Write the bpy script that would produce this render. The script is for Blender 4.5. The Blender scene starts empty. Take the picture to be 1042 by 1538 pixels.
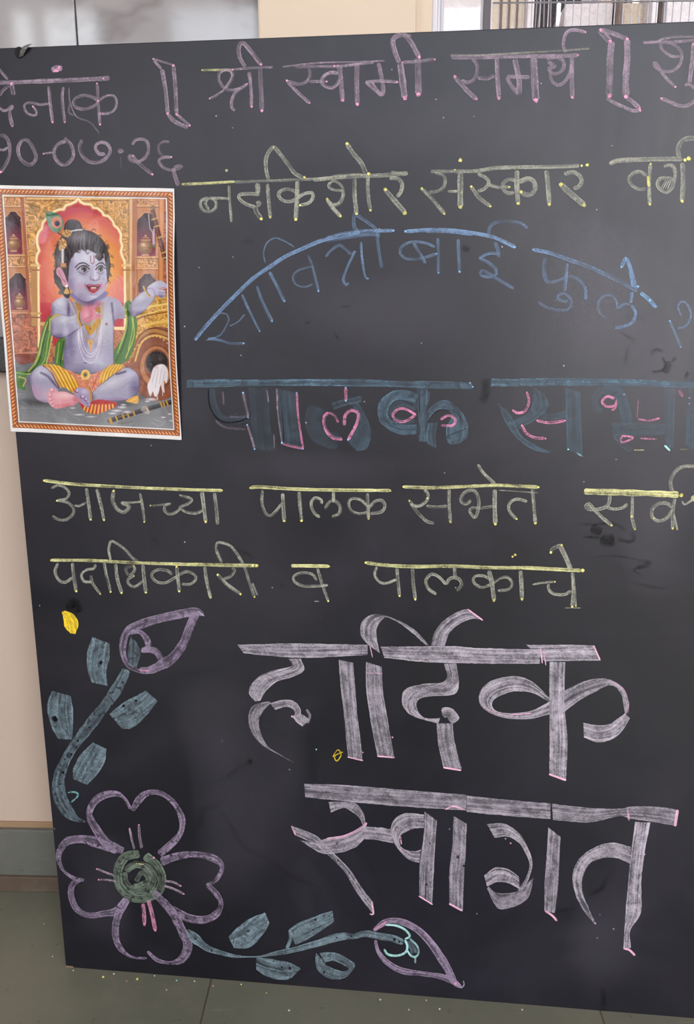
import bpy, bmesh, math, random
import numpy as np
from mathutils import Vector, Matrix
random.seed(7)
S = bpy.context.scene
COL = S.collection

# ------------------------------------------------------------------ camera, exposure, light
CAM_H = 1.245
PITCH = math.radians(12.6)
FPX = 1150.0
cam_d = bpy.data.cameras.new('camera'); cam = bpy.data.objects.new('camera', cam_d); COL.objects.link(cam)
cam.location = (0, 0, CAM_H); cam.rotation_euler = (math.pi/2 - PITCH, 0, 0)
cam_d.sensor_fit = 'VERTICAL'; cam_d.sensor_height = 36.0; cam_d.lens = FPX/1538*36.0
cam_d.clip_start = 0.02
S.camera = cam
S.view_settings.view_transform = 'Standard'; S.view_settings.look = 'None'
S.view_settings.gamma = 1; S.view_settings.use_curve_mapping = False
S.view_settings.exposure = 0.85

world = bpy.data.worlds.new('sky'); S.world = world; world.use_nodes = True
bg = world.node_tree.nodes['Background']
bg.inputs[0].default_value = (0.80, 0.90, 1.0, 1); bg.inputs[1].default_value = 1.0

def area(name, loc, target, sx, sy, power, colr):
    l = bpy.data.lights.new(name, 'AREA'); l.shape = 'RECTANGLE'; l.size = sx; l.size_y = sy
    l.energy = power; l.color = colr
    o = bpy.data.objects.new(name, l); COL.objects.link(o); o.location = loc
    d = Vector(target) - Vector(loc); o.rotation_euler = d.to_track_quat('-Z', 'Y').to_euler()
    return o
# daylight through unseen openings behind the camera, the wide high one added for board sheen: (x0, x1, z0, z1), radiance, colour
OPEN = [((-1.50, 2.90, 2.78, 3.55), 3.1, (0.80, 0.90, 1.0)), ((0.75, 2.30, 0.75, 2.60), 6.2, (0.98, 0.95, 0.98)),
        ((-2.42, -2.04, 0.75, 3.55), 5.0, (0.90, 0.95, 1.0)), ((-2.66, -2.53, 0.75, 3.55), 5.0, (0.90, 0.95, 1.0))]
Y_OPEN = -2.95
for (x0_, x1_, z0_, z1_), rad_, c_ in OPEN:
    ar_ = (x1_-x0_)*(z1_-z0_)
    area('unseen_daylight_opening', ((x0_+x1_)/2, Y_OPEN, (z0_+z1_)/2), ((x0_+x1_)/2, 5, (z0_+z1_)/2), x1_-x0_, z1_-z0_, rad_*math.pi*ar_, c_)
sun_d = bpy.data.lights.new('sun', 'SUN'); sun_d.energy = 11.0; sun_d.angle = 0.01; sun_d.color = (1.0, 0.95, 0.88)
sun = bpy.data.objects.new('sun', sun_d); COL.objects.link(sun); sun.location = (0, 5, 6)
sun.rotation_euler = (math.radians(40), math.radians(-25), 0)

# ------------------------------------------------------------------ measuring: a sight line through the photo meets a surface
CT, ST = math.cos(PITCH), math.sin(PITCH)
def ray(px, py):
    a = (px - 521.0)/FPX; b = -(py - 769.0)/FPX
    return Vector((a, b*ST + CT, b*CT - ST))
def on_floor(px, py, z=0.0):
    d = ray(px, py); k = (z - CAM_H)/d.z
    return Vector((0, 0, CAM_H)) + d*k
def on_plane(px, py, p0, n):
    d = ray(px, py); o = Vector((0, 0, CAM_H)); k = (p0 - o).dot(n)/d.dot(n)
    return o + d*k

B0 = on_floor(99, 1452.5)
hv = ray(-11400, 503); bdir = Vector((-hv.x, -hv.y, 0)).normalized()
bnor = Vector((bdir.y, -bdir.x, 0))            # towards the camera side
B_YAW = math.atan2(bdir.y, bdir.x)
BH = on_plane(0, 72, B0, bnor).z
B_W = 1.72
def bl(px, py):
    """photo point -> board coordinates (along, up)"""
    p = on_plane(px, py, B0, bnor) - B0
    return p.dot(bdir), p.z
W_YAW = math.radians(1.6)
W0 = on_floor(40, 1329)
wdir = Vector((math.cos(W_YAW), math.sin(W_YAW)*-1, 0)); wnor = Vector((wdir.y, -wdir.x, 0))
def wl(px, py, off=0.0):
    """photo point -> back wall coordinates (along, up); off = distance in front of the wall"""
    p0 = W0 + wnor*off
    p = on_plane(px, py, p0, wnor) - p0
    return p.dot(wdir), p.z
print('MEASURE board', B0, BH, math.degrees(B_YAW), 'wall', W0, 'board right', bl(1042, 700), 'pillar', wl(387, 0), wl(625, 0), wl(648, 0), wl(1042, 0), wl(4, 505), wl(4, 560))

# ------------------------------------------------------------------ helpers
def srgb(r, g, b):
    f = lambda c: (c/255/12.92) if c/255 <= 0.04045 else ((c/255 + 0.055)/1.055)**2.4
    return (f(r), f(g), f(b), 1.0)
class N:
    def __init__(s, name, rough=0.6, base=(0.5, 0.5, 0.5, 1), metal=0.0, spec=0.5):
        s.m = bpy.data.materials.new(name); s.m.use_nodes = True
        s.t = s.m.node_tree; s.p = s.t.nodes['Principled BSDF']; s.out = s.t.nodes['Material Output']
        s.p.inputs['Base Color'].default_value = base; s.p.inputs['Roughness'].default_value = rough
        s.p.inputs['Metallic'].default_value = metal; s.p.inputs['Specular IOR Level'].default_value = spec
    def n(s, t, **k):
        nd = s.t.nodes.new(t)
        for a, v in k.items():
            if a.startswith('i_'):
                key = a[2:]; key = int(key) if key.isdigit() else key.replace('_', ' ')
                nd.inputs[key].default_value = v
            else: setattr(nd, a, v)
        return nd
    def l(s, a, b): s.t.links.new(a, b)
    def noise(s, vec, scale, detail=4, rough=0.55, dist=0.0):
        nd = s.n('ShaderNodeTexNoise'); nd.inputs['Scale'].default_value = scale; nd.inputs['Detail'].default_value = detail
        nd.inputs['Roughness'].default_value = rough; nd.inputs['Distortion'].default_value = dist
        if vec is not None: s.l(vec, nd.inputs['Vector'])
        return nd.outputs['Fac']
    def coord(s, scale=(1, 1, 1), loc=(0, 0, 0), src='Object'):
        tc = s.n('ShaderNodeTexCoord'); mp = s.n('ShaderNodeMapping')
        mp.inputs['Scale'].default_value = scale; mp.inputs['Location'].default_value = loc
        s.l(tc.outputs[src], mp.inputs['Vector']); return mp.outputs['Vector']
    def ramp(s, fac, stops):
        r = s.n('ShaderNodeValToRGB'); e = r.color_ramp.elements
        while len(e) < len(stops): e.new(0.5)
        for i, (p, c) in enumerate(stops):
            e[i].position = p; e[i].color = c if len(c) == 4 else (*c, 1)
        s.l(fac, r.inputs['Fac']); return r.outputs['Color']
    def math(s, op, a, b=None, clamp=False):
        nd = s.n('ShaderNodeMath', operation=op); nd.use_clamp = clamp
        for i, v in enumerate((a, b)):
            if v is None: continue
            if isinstance(v, (int, float)): nd.inputs[i].default_value = v
            else: s.l(v, nd.inputs[i])
        return nd.outputs[0]
    def mix(s, fac, a, b):
        nd = s.n('ShaderNodeMix', data_type='RGBA')
        for i, v in ((0, fac), (6, a), (7, b)):
            if isinstance(v, (int, float, tuple)): nd.inputs[i].default_value = v
            else: s.l(v, nd.inputs[i])
        return nd.outputs[2]
    def bump(s, h, strength=0.2, dist=0.01):
        b = s.n('ShaderNodeBump'); b.inputs['Strength'].default_value = strength; b.inputs['Distance'].default_value = dist
        s.l(h, b.inputs['Height']); s.l(b.outputs['Normal'], s.p.inputs['Normal'])
def g(v): return (v, v, v, 1)

def obj(name, bm, mat, parent=None, smooth=False):
    me = bpy.data.meshes.new(name); bm.normal_update(); bm.to_mesh(me); bm.free()
    if smooth:
        for p in me.polygons: p.use_smooth = True
    o = bpy.data.objects.new(name, me); COL.objects.link(o)
    if mat is not None: me.materials.append(mat)
    if parent is not None: o.parent = parent
    return o
def tag(o, label, cat, group=None):
    o['label'] = label; o['category'] = cat
    if group: o['group'] = group
    return o
def struct(o): o['kind'] = 'structure'; return o
def box(bm, x0, x1, y0, y1, z0, z1, bev=0.0):
    r = bmesh.ops.create_cube(bm, size=1.0)
    for v in r['verts']:
        v.co = Vector(((x0+x1)/2 + v.co.x*(x1-x0), (y0+y1)/2 + v.co.y*(y1-y0), (z0+z1)/2 + v.co.z*(z1-z0)))
    if bev > 0:
        es = list({e for v in r['verts'] for e in v.link_edges})
        bmesh.ops.bevel(bm, geom=es, offset=bev, segments=2, affect='EDGES', profile=0.6)
    return bm
def tube(bm, pts, r, seg=8):
    pts = [Vector(p) for p in pts]; rings = []
    for i, p in enumerate(pts):
        d = (pts[min(i+1, len(pts)-1)] - pts[max(i-1, 0)]).normalized()
        a = d.orthogonal().normalized() if i == 0 else (A - d*A.dot(d)).normalized()
        A = a; b = d.cross(a)
        rings.append([bm.verts.new(p + (a*math.cos(2*math.pi*k/seg) + b*math.sin(2*math.pi*k/seg))*r) for k in range(seg)])
    for q in range(len(rings)-1):
        for k in range(seg):
            bm.faces.new((rings[q][k], rings[q][(k+1) % seg], rings[q+1][(k+1) % seg], rings[q+1][k]))
    bm.faces.new(rings[0][::-1]); bm.faces.new(rings[-1])
    return bm

# ------------------------------------------------------------------ materials
def m_paint(name, c1, c2, rough=0.6):
    k = N(name, rough); co = k.coord()
    n1 = k.noise(co, 1.7, 3); n2 = k.noise(co, 60, 3)
    c = k.ramp(n1, [(0.3, c1), (0.7, c2)]); k.l(c, k.p.inputs['Base Color']); k.bump(n2, 0.06, 0.004)
    return k.m
M_WALL = m_paint('beige_wall_paint', srgb(204, 184, 168), srgb(210, 190, 174), 0.55)
M_PILLAR = m_paint('cream_wall_paint', srgb(214, 196, 172), srgb(218, 200, 178), 0.55)
M_WHITE = m_paint('white_paint', srgb(226, 224, 220), srgb(232, 230, 226), 0.7)
M_CEIL = m_paint('ceiling_paint', srgb(206, 198, 196), srgb(214, 206, 204), 0.8)

def m_tile():
    k = N('glossy_marble_tile', 0.07); co = k.coord()
    w = k.noise(co, 1.1, 5, 0.6, 1.6)
    vein = k.math('ABSOLUTE', k.math('SUBTRACT', w, 0.5))
    c = k.ramp(vein, [(0.0, srgb(136, 132, 132)), (0.03, srgb(158, 155, 155)), (0.12, srgb(166, 163, 163))])
    k.l(c, k.p.inputs['Base Color'])
    return k.m
M_TILE = m_tile()
def m_granite():
    k = N('black_granite', 0.22); co = k.coord(); n = k.noise(co, 220, 2)
    k.l(k.ramp(n, [(0.35, srgb(26, 27, 30)), (0.75, srgb(58, 58, 60))]), k.p.inputs['Base Color']); return k.m
M_GRAN = m_granite()
def m_kota(name, c1, c2, joints=None):
    k = N(name, 0.32); co = k.coord()
    n1 = k.noise(co, 2.2, 6, 0.6, 0.4); n2 = k.noise(co, 26, 5, 0.65)
    c = k.ramp(n1, [(0.3, c1), (0.68, c2)])
    c = k.mix(k.math('MULTIPLY', k.ramp(n2, [(0.5, g(0)), (0.75, g(1))]), 0.22), c, srgb(140, 134, 118))
    scr = k.noise(k.coord((3, 40, 40)), 3, 2)
    c = k.mix(k.math('MULTIPLY', k.ramp(scr, [(0.66, g(0)), (0.74, g(1))]), 0.16), c, srgb(168, 168, 158))
    if joints:
        x0, y0, sx, sy = joints
        sep = k.n('ShaderNodeSeparateXYZ'); k.l(k.coord(), sep.inputs[0])
        def line(v, o, s):
            f = k.math('FRACT', k.math('DIVIDE', k.math('SUBTRACT', v, o - 50*s), s))
            d = k.math('MULTIPLY', k.math('MINIMUM', f, k.math('SUBTRACT', 1.0, f)), s)
            return k.math('LESS_THAN', d, 0.0018)
        jj = k.math('MAXIMUM', line(sep.outputs[0], x0, sx), line(sep.outputs[1], y0, sy))
        c = k.mix(k.math('MULTIPLY', jj, 0.8), c, srgb(78, 66, 54))
    k.l(c, k.p.inputs['Base Color'])
    k.l(k.ramp(n2, [(0.3, g(0.26)), (0.7, g(0.42))]), k.p.inputs['Roughness'])
    k.bump(n2, 0.05, 0.003)
    return k.m
def m_alu():
    k = N('white_aluminium', 0.35, srgb(216, 212, 218)); n = k.noise(k.coord((60, 60, 2)), 4, 2)
    k.l(k.ramp(n, [(0.3, srgb(206, 202, 208)), (0.7, srgb(224, 220, 226))]), k.p.inputs['Base Color']); return k.m
M_ALU = m_alu()
M_STEEL = N('galvanised_steel', 0.35, srgb(168, 166, 170), 0.7).m
M_DARKFRAME = N('dark_frame_paint', 0.5, srgb(86, 80, 84)).m
def m_stucco(name, c1, c2):
    k = N(name, 0.9); n = k.noise(k.coord(), 45, 4)
    k.l(k.ramp(n, [(0.3, c1), (0.7, c2)]), k.p.inputs['Base Color']); k.bump(n, 0.5, 0.02); return k.m
M_STUC = m_stucco('rough_white_stucco', srgb(222, 214, 217), srgb(238, 232, 235))
M_CREAM = m_stucco('cream_outside_plaster', srgb(222, 208, 188), srgb(232, 220, 202))
M_SHADE = m_stucco('shaded_outside_plaster', srgb(70, 66, 72), srgb(90, 84, 90))  # dark colour stands in for the shade in the outside gaps
M_BROWN = m_stucco('brown_outside_plaster', srgb(120, 106, 98), srgb(140, 124, 116))
def m_glass():
    k = N('clear_window_glass', 0.02); t = k.n('ShaderNodeBsdfTransparent'); gl = k.n('ShaderNodeBsdfGlossy')
    gl.inputs['Roughness'].default_value = 0.02; fr = k.n('ShaderNodeFresnel'); fr.inputs[0].default_value = 1.45
    mx = k.n('ShaderNodeMixShader'); k.l(fr.outputs[0], mx.inputs[0]); k.l(t.outputs[0], mx.inputs[1]); k.l(gl.outputs[0], mx.inputs[2])
    k.l(mx.outputs[0], k.out.inputs['Surface']); return k.m
M_GLASS = m_glass()

def m_board():
    k = N('matt_black_board_paint', 0.4, spec=0.5); co = k.coord()
    n1 = k.noise(co, 2.0, 5, 0.6, 0.6); n2 = k.noise(k.coord((10, 10, 1.0)), 6, 4); n3 = k.noise(co, 90, 4, 0.6)
    base = k.ramp(n1, [(0.25, srgb(11, 12, 22)), (0.75, srgb(18, 19, 33))])
    # wiped chalk dust
    dust = k.math('MULTIPLY', k.ramp(k.noise(co, 3.1, 6, 0.65, 1.2), [(0.42, g(0)), (0.8, g(1))]), 0.09)
    base = k.mix(dust, base, srgb(120, 114, 128))
    speck = k.ramp(k.noise(co, 130, 2, 0.5), [(0.76, g(0)), (0.80, g(1))])
    base = k.mix(k.math('MULTIPLY', speck, 0.25), base, srgb(150, 148, 152))
    k.l(base, k.p.inputs['Base Color'])
    r = k.math('ADD', k.math('MULTIPLY', n1, 0.18), k.math('MULTIPLY', n2, 0.06))
    k.l(k.math('ADD', r, 0.30), k.p.inputs['Roughness'])
    k.bump(n3, 0.05, 0.002)
    return k.m
M_BOARD = m_board()
M_PLY = N('raw_plywood_edge', 0.7, srgb(140, 118, 92)).m

def m_chalk():
    k = N('chalk_dust', 0.95, spec=0.1)
    a = k.n('ShaderNodeAttribute', attribute_name='Col'); d = k.n('ShaderNodeAttribute', attribute_name='dens')
    uv = k.n('ShaderNodeUVMap'); uv.uv_map = 'UVMap'; uw = k.n('ShaderNodeUVMap'); uw.uv_map = 'Dust'
    sep = k.n('ShaderNodeSeparateXYZ'); k.l(uv.outputs[0], sep.inputs[0])
    def sc(x, y):
        mp = k.n('ShaderNodeMapping'); mp.inputs['Scale'].default_value = (x, y, 1); k.l(uw.outputs[0], mp.inputs[0]); return mp.outputs[0]
    streak = k.noise(sc(7, 210), 1.0, 3, 0.6)                          # long streaks along the stroke
    patch = k.noise(sc(38, 45), 1.0, 3, 0.6, 0.4)                      # pressure coming and going
    grain = k.noise(k.coord(), 330, 4, 0.75)
    e = k.math('ABSOLUTE', k.math('SUBTRACT', sep.outputs[1], 0.5))
    edge = k.math('MULTIPLY', k.math('POWER', k.math('MULTIPLY', e, 2.0), 6.0), 0.22)
    w = lambda v, m: k.math('MULTIPLY', k.math('SUBTRACT', v, 0.5), m)
    al = k.math('ADD', k.math('ADD', k.math('ADD', w(streak, 1.8), w(patch, 1.3)), w(grain, 1.0)), 0.50)
    hl = k.n('ShaderNodeAttribute', attribute_name='hole'); hn = k.noise(k.coord(), 105, 3, 0.6, 0.6)
    hole = k.math('MULTIPLY', k.ramp(hn, [(0.36, g(1)), (0.47, g(0))]), hl.outputs['Fac'])
    al = k.math('MULTIPLY', al, k.math('SUBTRACT', 1.0, hole))
    q = k.math('ADD', w(grain, 1.4), 0.85)
    al = k.math('ADD', al, edge)
    al = k.math('MULTIPLY', k.math('MAXIMUM', k.math('MINIMUM', al, 1.15), 0.10), d.outputs['Fac'])
    solid = k.math('SUBTRACT', d.outputs['Fac'], 1.0, True)            # heavy dabs are solid
    al = k.math('MAXIMUM', al, k.math('MULTIPLY', solid, q))
    al = k.math('MINIMUM', al, 0.97, True)
    k.l(a.outputs['Color'], k.p.inputs['Base Color'])
    k.l(al, k.p.inputs['Alpha'])
    return k.m
M_CHALK = m_chalk()
def m_smudge():
    k = N('wiped_board_patch', 0.5, srgb(10, 10, 13), spec=0.3); d = k.n('ShaderNodeAttribute', attribute_name='dens')
    uv = k.n('ShaderNodeUVMap'); uv.uv_map = 'UVMap'; sep = k.n('ShaderNodeSeparateXYZ'); k.l(uv.outputs[0], sep.inputs[0])
    e = k.math('MULTIPLY', k.math('ABSOLUTE', k.math('SUBTRACT', sep.outputs[1], 0.5)), 2.0)
    f = k.math('SUBTRACT', 1.0, k.math('MULTIPLY', e, e)); n = k.noise(k.coord(), 130, 4, 0.7)
    al = k.math('MULTIPLY', k.math('MULTIPLY', f, k.math('SUBTRACT', k.math('MULTIPLY', n, 2.2), 0.4)), d.outputs['Fac'], True)
    k.l(k.math('MINIMUM', al, 0.85), k.p.inputs['Alpha']); return k.m
M_SMUDGE = m_smudge()
M_HAZE = m_smudge(); M_HAZE.name = 'wiped_dust_and_sheen'; M_HAZE.node_tree.nodes['Principled BSDF'].inputs['Base Color'].default_value = srgb(150, 148, 162)  # pale tint for wiped dust and for painted board sheen

# ------------------------------------------------------------------ room
room = Matrix.Translation(W0) @ Matrix(((wdir.x, -wnor.x, 0, 0), (wdir.y, -wnor.y, 0, 0), (0, 0, 1, 0), (0, 0, 0, 1)))
# wall coordinates: x along the back wall, y into the wall (negative = towards the camera), z up
def place(o): o.matrix_world = room; return o
XL, XR, YF, ZC = -3.1, 3.9, -4.65, 3.75
fj = room.inverted() @ on_floor(308, 1508)
fy = room.inverted() @ on_floor(905, 1530)
M_FLOOR = m_kota('green_grey_stone_floor', srgb(100, 105, 92), srgb(120, 121, 107), (fj.x, -0.62, fy.x - fj.x, 0.9))
M_SKIRT = m_kota('green_grey_stone_skirting', srgb(100, 103, 98), srgb(114, 115, 108))
b = bmesh.new(); box(b, XL-0.1, XR+0.1, YF-0.1, 0.02, -0.06, 0.0); place(struct(obj('floor', b, M_FLOOR)))
b = bmesh.new(); box(b, XL-0.1, XR+0.1, YF-0.1, 0.25, ZC, ZC+0.06); place(struct(obj('ceiling', b, M_CEIL)))
px0, pz0 = wl(387, 20, 0.04); px1 = wl(625, 20, 0.04)[0]          # pillar
wx0 = wl(648.5, 20)[0]; wx1 = wx0 + 1.35; WZ0, WZ1 = 1.30, 2.6   # window opening
zs1 = wl(4, 506, 0.03)[1]; zs0 = wl(4, 560, 0.03)[1]
b = bmesh.new()
box(b, XL-0.1, wx0, 0.0, 0.2, 0.0, ZC); box(b, wx1, XR+0.1, 0.0, 0.2, 0.0, ZC)
box(b, wx0, wx1, 0.0, 0.2, 0.0, WZ0); box(b, wx0, wx1, 0.0, 0.2, WZ1, ZC)
place(struct(obj('wall_back', b, M_WALL)))
b = bmesh.new(); box(b, px0, px1, -0.04, 0.0, 0.0, ZC, 0.004); place(struct(obj('trim_1', b, M_PILLAR)))
b = bmesh.new(); box(b, px1, wx0, -0.012, 0.0, 0.0, ZC, 0.002); place(struct(obj('trim_7', b, M_PILLAR)))
b = bmesh.new(); box(b, XL-0.1, XL, YF, 0, 0, ZC); place(struct(obj('wall_left', b, M_WALL)))
b = bmesh.new(); box(b, XR, XR+0.1, YF, 0, 0, ZC); place(struct(obj('wall_right', b, M_WALL)))
# wall behind the camera with its tall openings and the long high one, put in for the board's top sheen
RI = room.inverted(); YW = (RI @ Vector((0, Y_OPEN, 1))).y
def fx(x): return (RI @ Vector((x, Y_OPEN, 1))).x
b = bmesh.new()
A = [(fx(o[0][0]), fx(o[0][1]), o[0][2], o[0][3]) for o in OPEN]
xs = sorted({XL-0.1, XR+0.1} | {v for o in A for v in o[:2]}); zs = sorted({0.0, ZC} | {v for o in A for v in o[2:]})
for i in range(len(xs)-1):
    for j in range(len(zs)-1):
        cx, cz = (xs[i]+xs[i+1])/2, (zs[j]+zs[j+1])/2
        if not any(o[0] < cx < o[1] and o[2] < cz < o[3] for o in A): box(b, xs[i], xs[i+1], YW-0.3, YW-0.12, zs[j], zs[j+1])
place(struct(obj('wall_front', b, M_WALL)))
# skirting of green stone with a proud lower strip, brown paint edge above it
sk1 = wl(40, 1247, 0.015)[1]; sk0 = wl(40, 1316, 0.02)[1]
b = bmesh.new(); box(b, XL, px0, -0.016, 0.0, 0.0, sk1, 0.003); box(b, px1, XR, -0.016, 0.0, 0.0, sk1, 0.003)
place(struct(obj('baseboard_back', b, M_SKIRT)))
M_LIP = m_kota('dusty_brown_joint', srgb(88, 76, 66), srgb(108, 94, 82))
b = bmesh.new(); box(b, XL, px0, -0.024, -0.0, 0.0, sk0, 0.002); place(struct(obj('trim_2', b, M_LIP)))
M_BAND = m_paint('brown_paint_band', srgb(158, 130, 100), srgb(172, 144, 114))
b = bmesh.new(); box(b, XL, px0, -0.006, 0.0, sk1, wl(40, 1233)[1], 0.001); place(struct(obj('trim_3', b, M_BAND)))
# black stone ledge under the glossy tiles
b = bmesh.new(); box(b, XL, px0, -0.03, 0.0, zs0, zs1, 0.004); place(struct(obj('trim_4', b, M_GRAN)))
jx = wl(114, 35, 0.012)[0]
for i, (a0, a1) in enumerate(((jx-0.9, jx-0.0012), (jx+0.0012, px0))):
    b = bmesh.new(); box(b, max(a0, XL), a1, -0.012, 0.0, zs1, ZC, 0.0015); place(struct(obj('trim_%d' % (5+i), b, M_TILE)))

# window: white aluminium frame, two sashes, glass
def zrect(bm, x0, x1, z0, z1, y0, y1, w):
    box(bm, x0, x0+w, y0, y1, z0, z1, 0.002); box(bm, x1-w, x1, y0, y1, z0, z1, 0.002)
    box(bm, x0+w, x1-w, y0, y1, z0, z0+w, 0.002); box(bm, x0+w, x1-w, y0, y1, z1-w, z1, 0.002)
mm = lambda a, c: wl(c, 20)[0] - wl(a, 20)[0]
b = bmesh.new(); zrect(b, wx0, wx1, WZ0, WZ1, -0.005, 0.075, mm(648.5, 657))
wf = place(struct(obj('window_1', b, M_ALU)))
b = bmesh.new(); zrect(b, wl(657, 20)[0], wl(663, 20)[0] + 1.32, WZ0+0.012, WZ1-0.012, 0.015, 0.07, mm(657, 663))
obj('sash_track', b, M_STEEL, wf)
s0, s1 = wl(663, 20)[0], wl(742, 20)[0]
b = bmesh.new(); zrect(b, s0, s1, WZ0+0.02, WZ1-0.02, 0.03, 0.05, mm(663, 669)); box(b, wl(727, 20)[0], s1, 0.022, 0.056, WZ0+0.02, WZ1-0.02, 0.002)
obj('window_sash', b, M_DARKFRAME, wf).data.materials[0] = M_ALU
b = bmesh.new(); box(b, wl(728, 20)[0], wl(739, 20)[0], 0.018, 0.022, WZ0+0.02, WZ1-0.02, 0.0008); obj('sash_stile', b, M_DARKFRAME, wf)
b = bmesh.new(); box(b, wl(669, 20)[0], wl(727, 20)[0], 0.038, 0.042, WZ0+0.03, WZ1-0.03); obj('glass_pane', b, M_GLASS, wf)

# steel safety grille outside the window
gx0, gx1, gy = wl(741, 20)[0], wx1 - 0.01, 0.15
gr = bpy.data.objects.new('window_grille', None); COL.objects.link(gr); gr.matrix_world = room @ Matrix.Translation((gx0, gy, WZ0))
tag(gr, 'thin steel safety grille across the open window above the board', 'grille')
hz = wl(930, 4, -gy)[1] - WZ0
for z in (0.0, hz-0.3, hz, hz+0.3, WZ1-WZ0-0.003):
    b = bmesh.new(); tube(b, [(0, 0, z+0.002), (gx1-gx0, 0, z+0.002)], 0.0016); obj('cross_bar', b, M_STEEL, gr, True)
step = (wl(1000, 20, -gy)[0] - wl(900, 20, -gy)[0])*0.125; x = 0.0
while x < gx1 - gx0:
    b = bmesh.new(); tube(b, [(x, 0.004, 0.0), (x, 0.004, WZ1-WZ0)], 0.0011, 6); obj('upright_bar', b, M_STEEL, gr, True)
    x += step

# the building across the gap outside the window
OY = 1.3
nb = bpy.data.objects.new('neighbouring_building', None); COL.objects.link(nb)
o0 = wl(660, 20, -OY)[0]
nb.matrix_world = room @ Matrix.Translation((o0, OY, 0))
tag(nb, 'sunlit white and cream outside wall with dark gaps seen through the window', 'building')
def slab(name, pa, pb, mat, d0, d1, z0=-0.1, z1=3.8):
    x0 = wl(pa, 20, -(OY+d0))[0] - o0; x1 = wl(pb, 20, -(OY+d0))[0] - o0
    b = bmesh.new(); box(b, x0, x1, d0, d1, z0, z1, 0.004); return obj(name, b, mat, nb)
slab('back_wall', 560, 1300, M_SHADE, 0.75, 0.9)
slab('stucco_wall', 540, 728, M_STUC, 0.0, 0.5)
slab('panelled_wall', 736, 788, M_CREAM, 0.1, 0.5)
slab('pillar', 792, 802, M_STUC, 0.05, 0.3)
slab('stucco_wall', 849, 920, M_STUC, 0.2, 0.5, -0.1, wl(880, 5, -(OY+0.2))[1])
slab('pillar', 929, 936, M_BROWN, 0.15, 0.4)
slab('cream_wall', 936, 970, M_CREAM, 0.2, 0.5, -0.1, wl(950, 4, -(OY+0.2))[1])
slab('pillar', 979, 988, M_STUC, 0.1, 0.4)
slab('pillar', 989, 1000, M_BROWN, 0.15, 0.4)
slab('stucco_wall', 1001, 1300, M_STUC, 0.1, 0.5)
for k in range(3):
    xx = wl(752 + 12*k, 20, -(OY+0.1))[0] - o0
    b = bmesh.new(); box(b, xx-0.004, xx+0.004, 0.094, 0.1, -0.1, 3.8); obj('panel_joint', b, M_BROWN, nb)
b = bmesh.new(); xx = wl(838.5, 20, -(OY+0.3))[0] - o0; tube(b, [(xx, 0.3, -0.1), (xx, 0.3, wl(838, 6, -(OY+0.3))[1])], 0.007, 12); obj('drain_pipe', b, M_STUC, nb, True)
for pa, pb in ((806, 803), (812, 807), (817, 816), (827, 826)):
    p = wl(pa, 0, -(OY+0.35)); q = wl(pb, 46, -(OY+0.35))
    b = bmesh.new(); tube(b, [(p[0]-o0 + (p[0]-q[0])*3, 0.35, 3.6), (p[0]-o0, 0.35, p[1]), (q[0]-o0, 0.35, q[1]), (q[0]-o0, 0.35, 0.6)], 0.0035, 6); obj('cable', b, M_STEEL, nb, True)
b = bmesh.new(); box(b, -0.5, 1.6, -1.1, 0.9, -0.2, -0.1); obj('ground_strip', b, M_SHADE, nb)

# ------------------------------------------------------------------ blackboard
board = bpy.data.objects.new('blackboard', None); COL.objects.link(board)
board.location = B0; board.rotation_euler = (0, 0, B_YAW)
tag(board, 'large black painted board covered in coloured chalk writing, standing on the stone floor', 'blackboard')
b = bmesh.new(); box(b, 0, B_W, 0, 0.019, 0.0, BH, 0.0015)
obj('panel', b, M_BOARD, board)
b = bmesh.new()                                                    # splintered bare corner
for (x, z), (x2, z2) in (((0.0, 0.001), (0.012, 0.004)),):
    box(b, -0.0006, 0.016, -0.0008, 0.012, -0.0, 0.0035, 0.0006)
obj('chipped_corner', b, M_PLY, board)
# taped hook near the top left corner
M_TAPE = N('clear_tape', 0.12, srgb(150, 150, 146)).m; M_HOLE = N('black_hole', 0.8, srgb(10, 10, 12)).m
hx, hz_ = bl(29, 79)
b = bmesh.new()
for k in range(10):
    pass
bmesh.ops.create_cone(b, cap_ends=True, segments=14, radius1=0.0085, radius2=0.0075, depth=0.0012,
    matrix=Matrix.Translation((hx, -0.0007, hz_)) @ Matrix.Rotation(math.pi/2, 4, 'X') @ Matrix.Diagonal((0.9, 1.0, 1, 1)))
hk = obj('hanging_hole', b, M_HOLE, board)
b = bmesh.new()
p0 = Vector((*bl(33, 87),)); p1 = Vector((*bl(44, 69),)); vs = []
for i in range(7):
    t = i/6; c = p0.lerp(p1, t); w = 0.003 + 0.004*t
    yy = -0.0015 - 0.004*math.sin(t*3.0) - 0.001*(i % 2)
    vs.append([b.verts.new((c.x - w, yy, c.y)), b.verts.new((c.x, yy-0.002, c.y+0.001)), b.verts.new((c.x + w, yy, c.y + 0.002))])
for i in range(6):
    for j in range(2): b.faces.new((vs[i][j], vs[i][j+1], vs[i+1][j+1], vs[i+1][j]))
bmesh.ops.solidify(b, geom=b.faces[:], thickness=0.0004)
obj('tape_tag', b, M_TAPE, hk)

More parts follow.
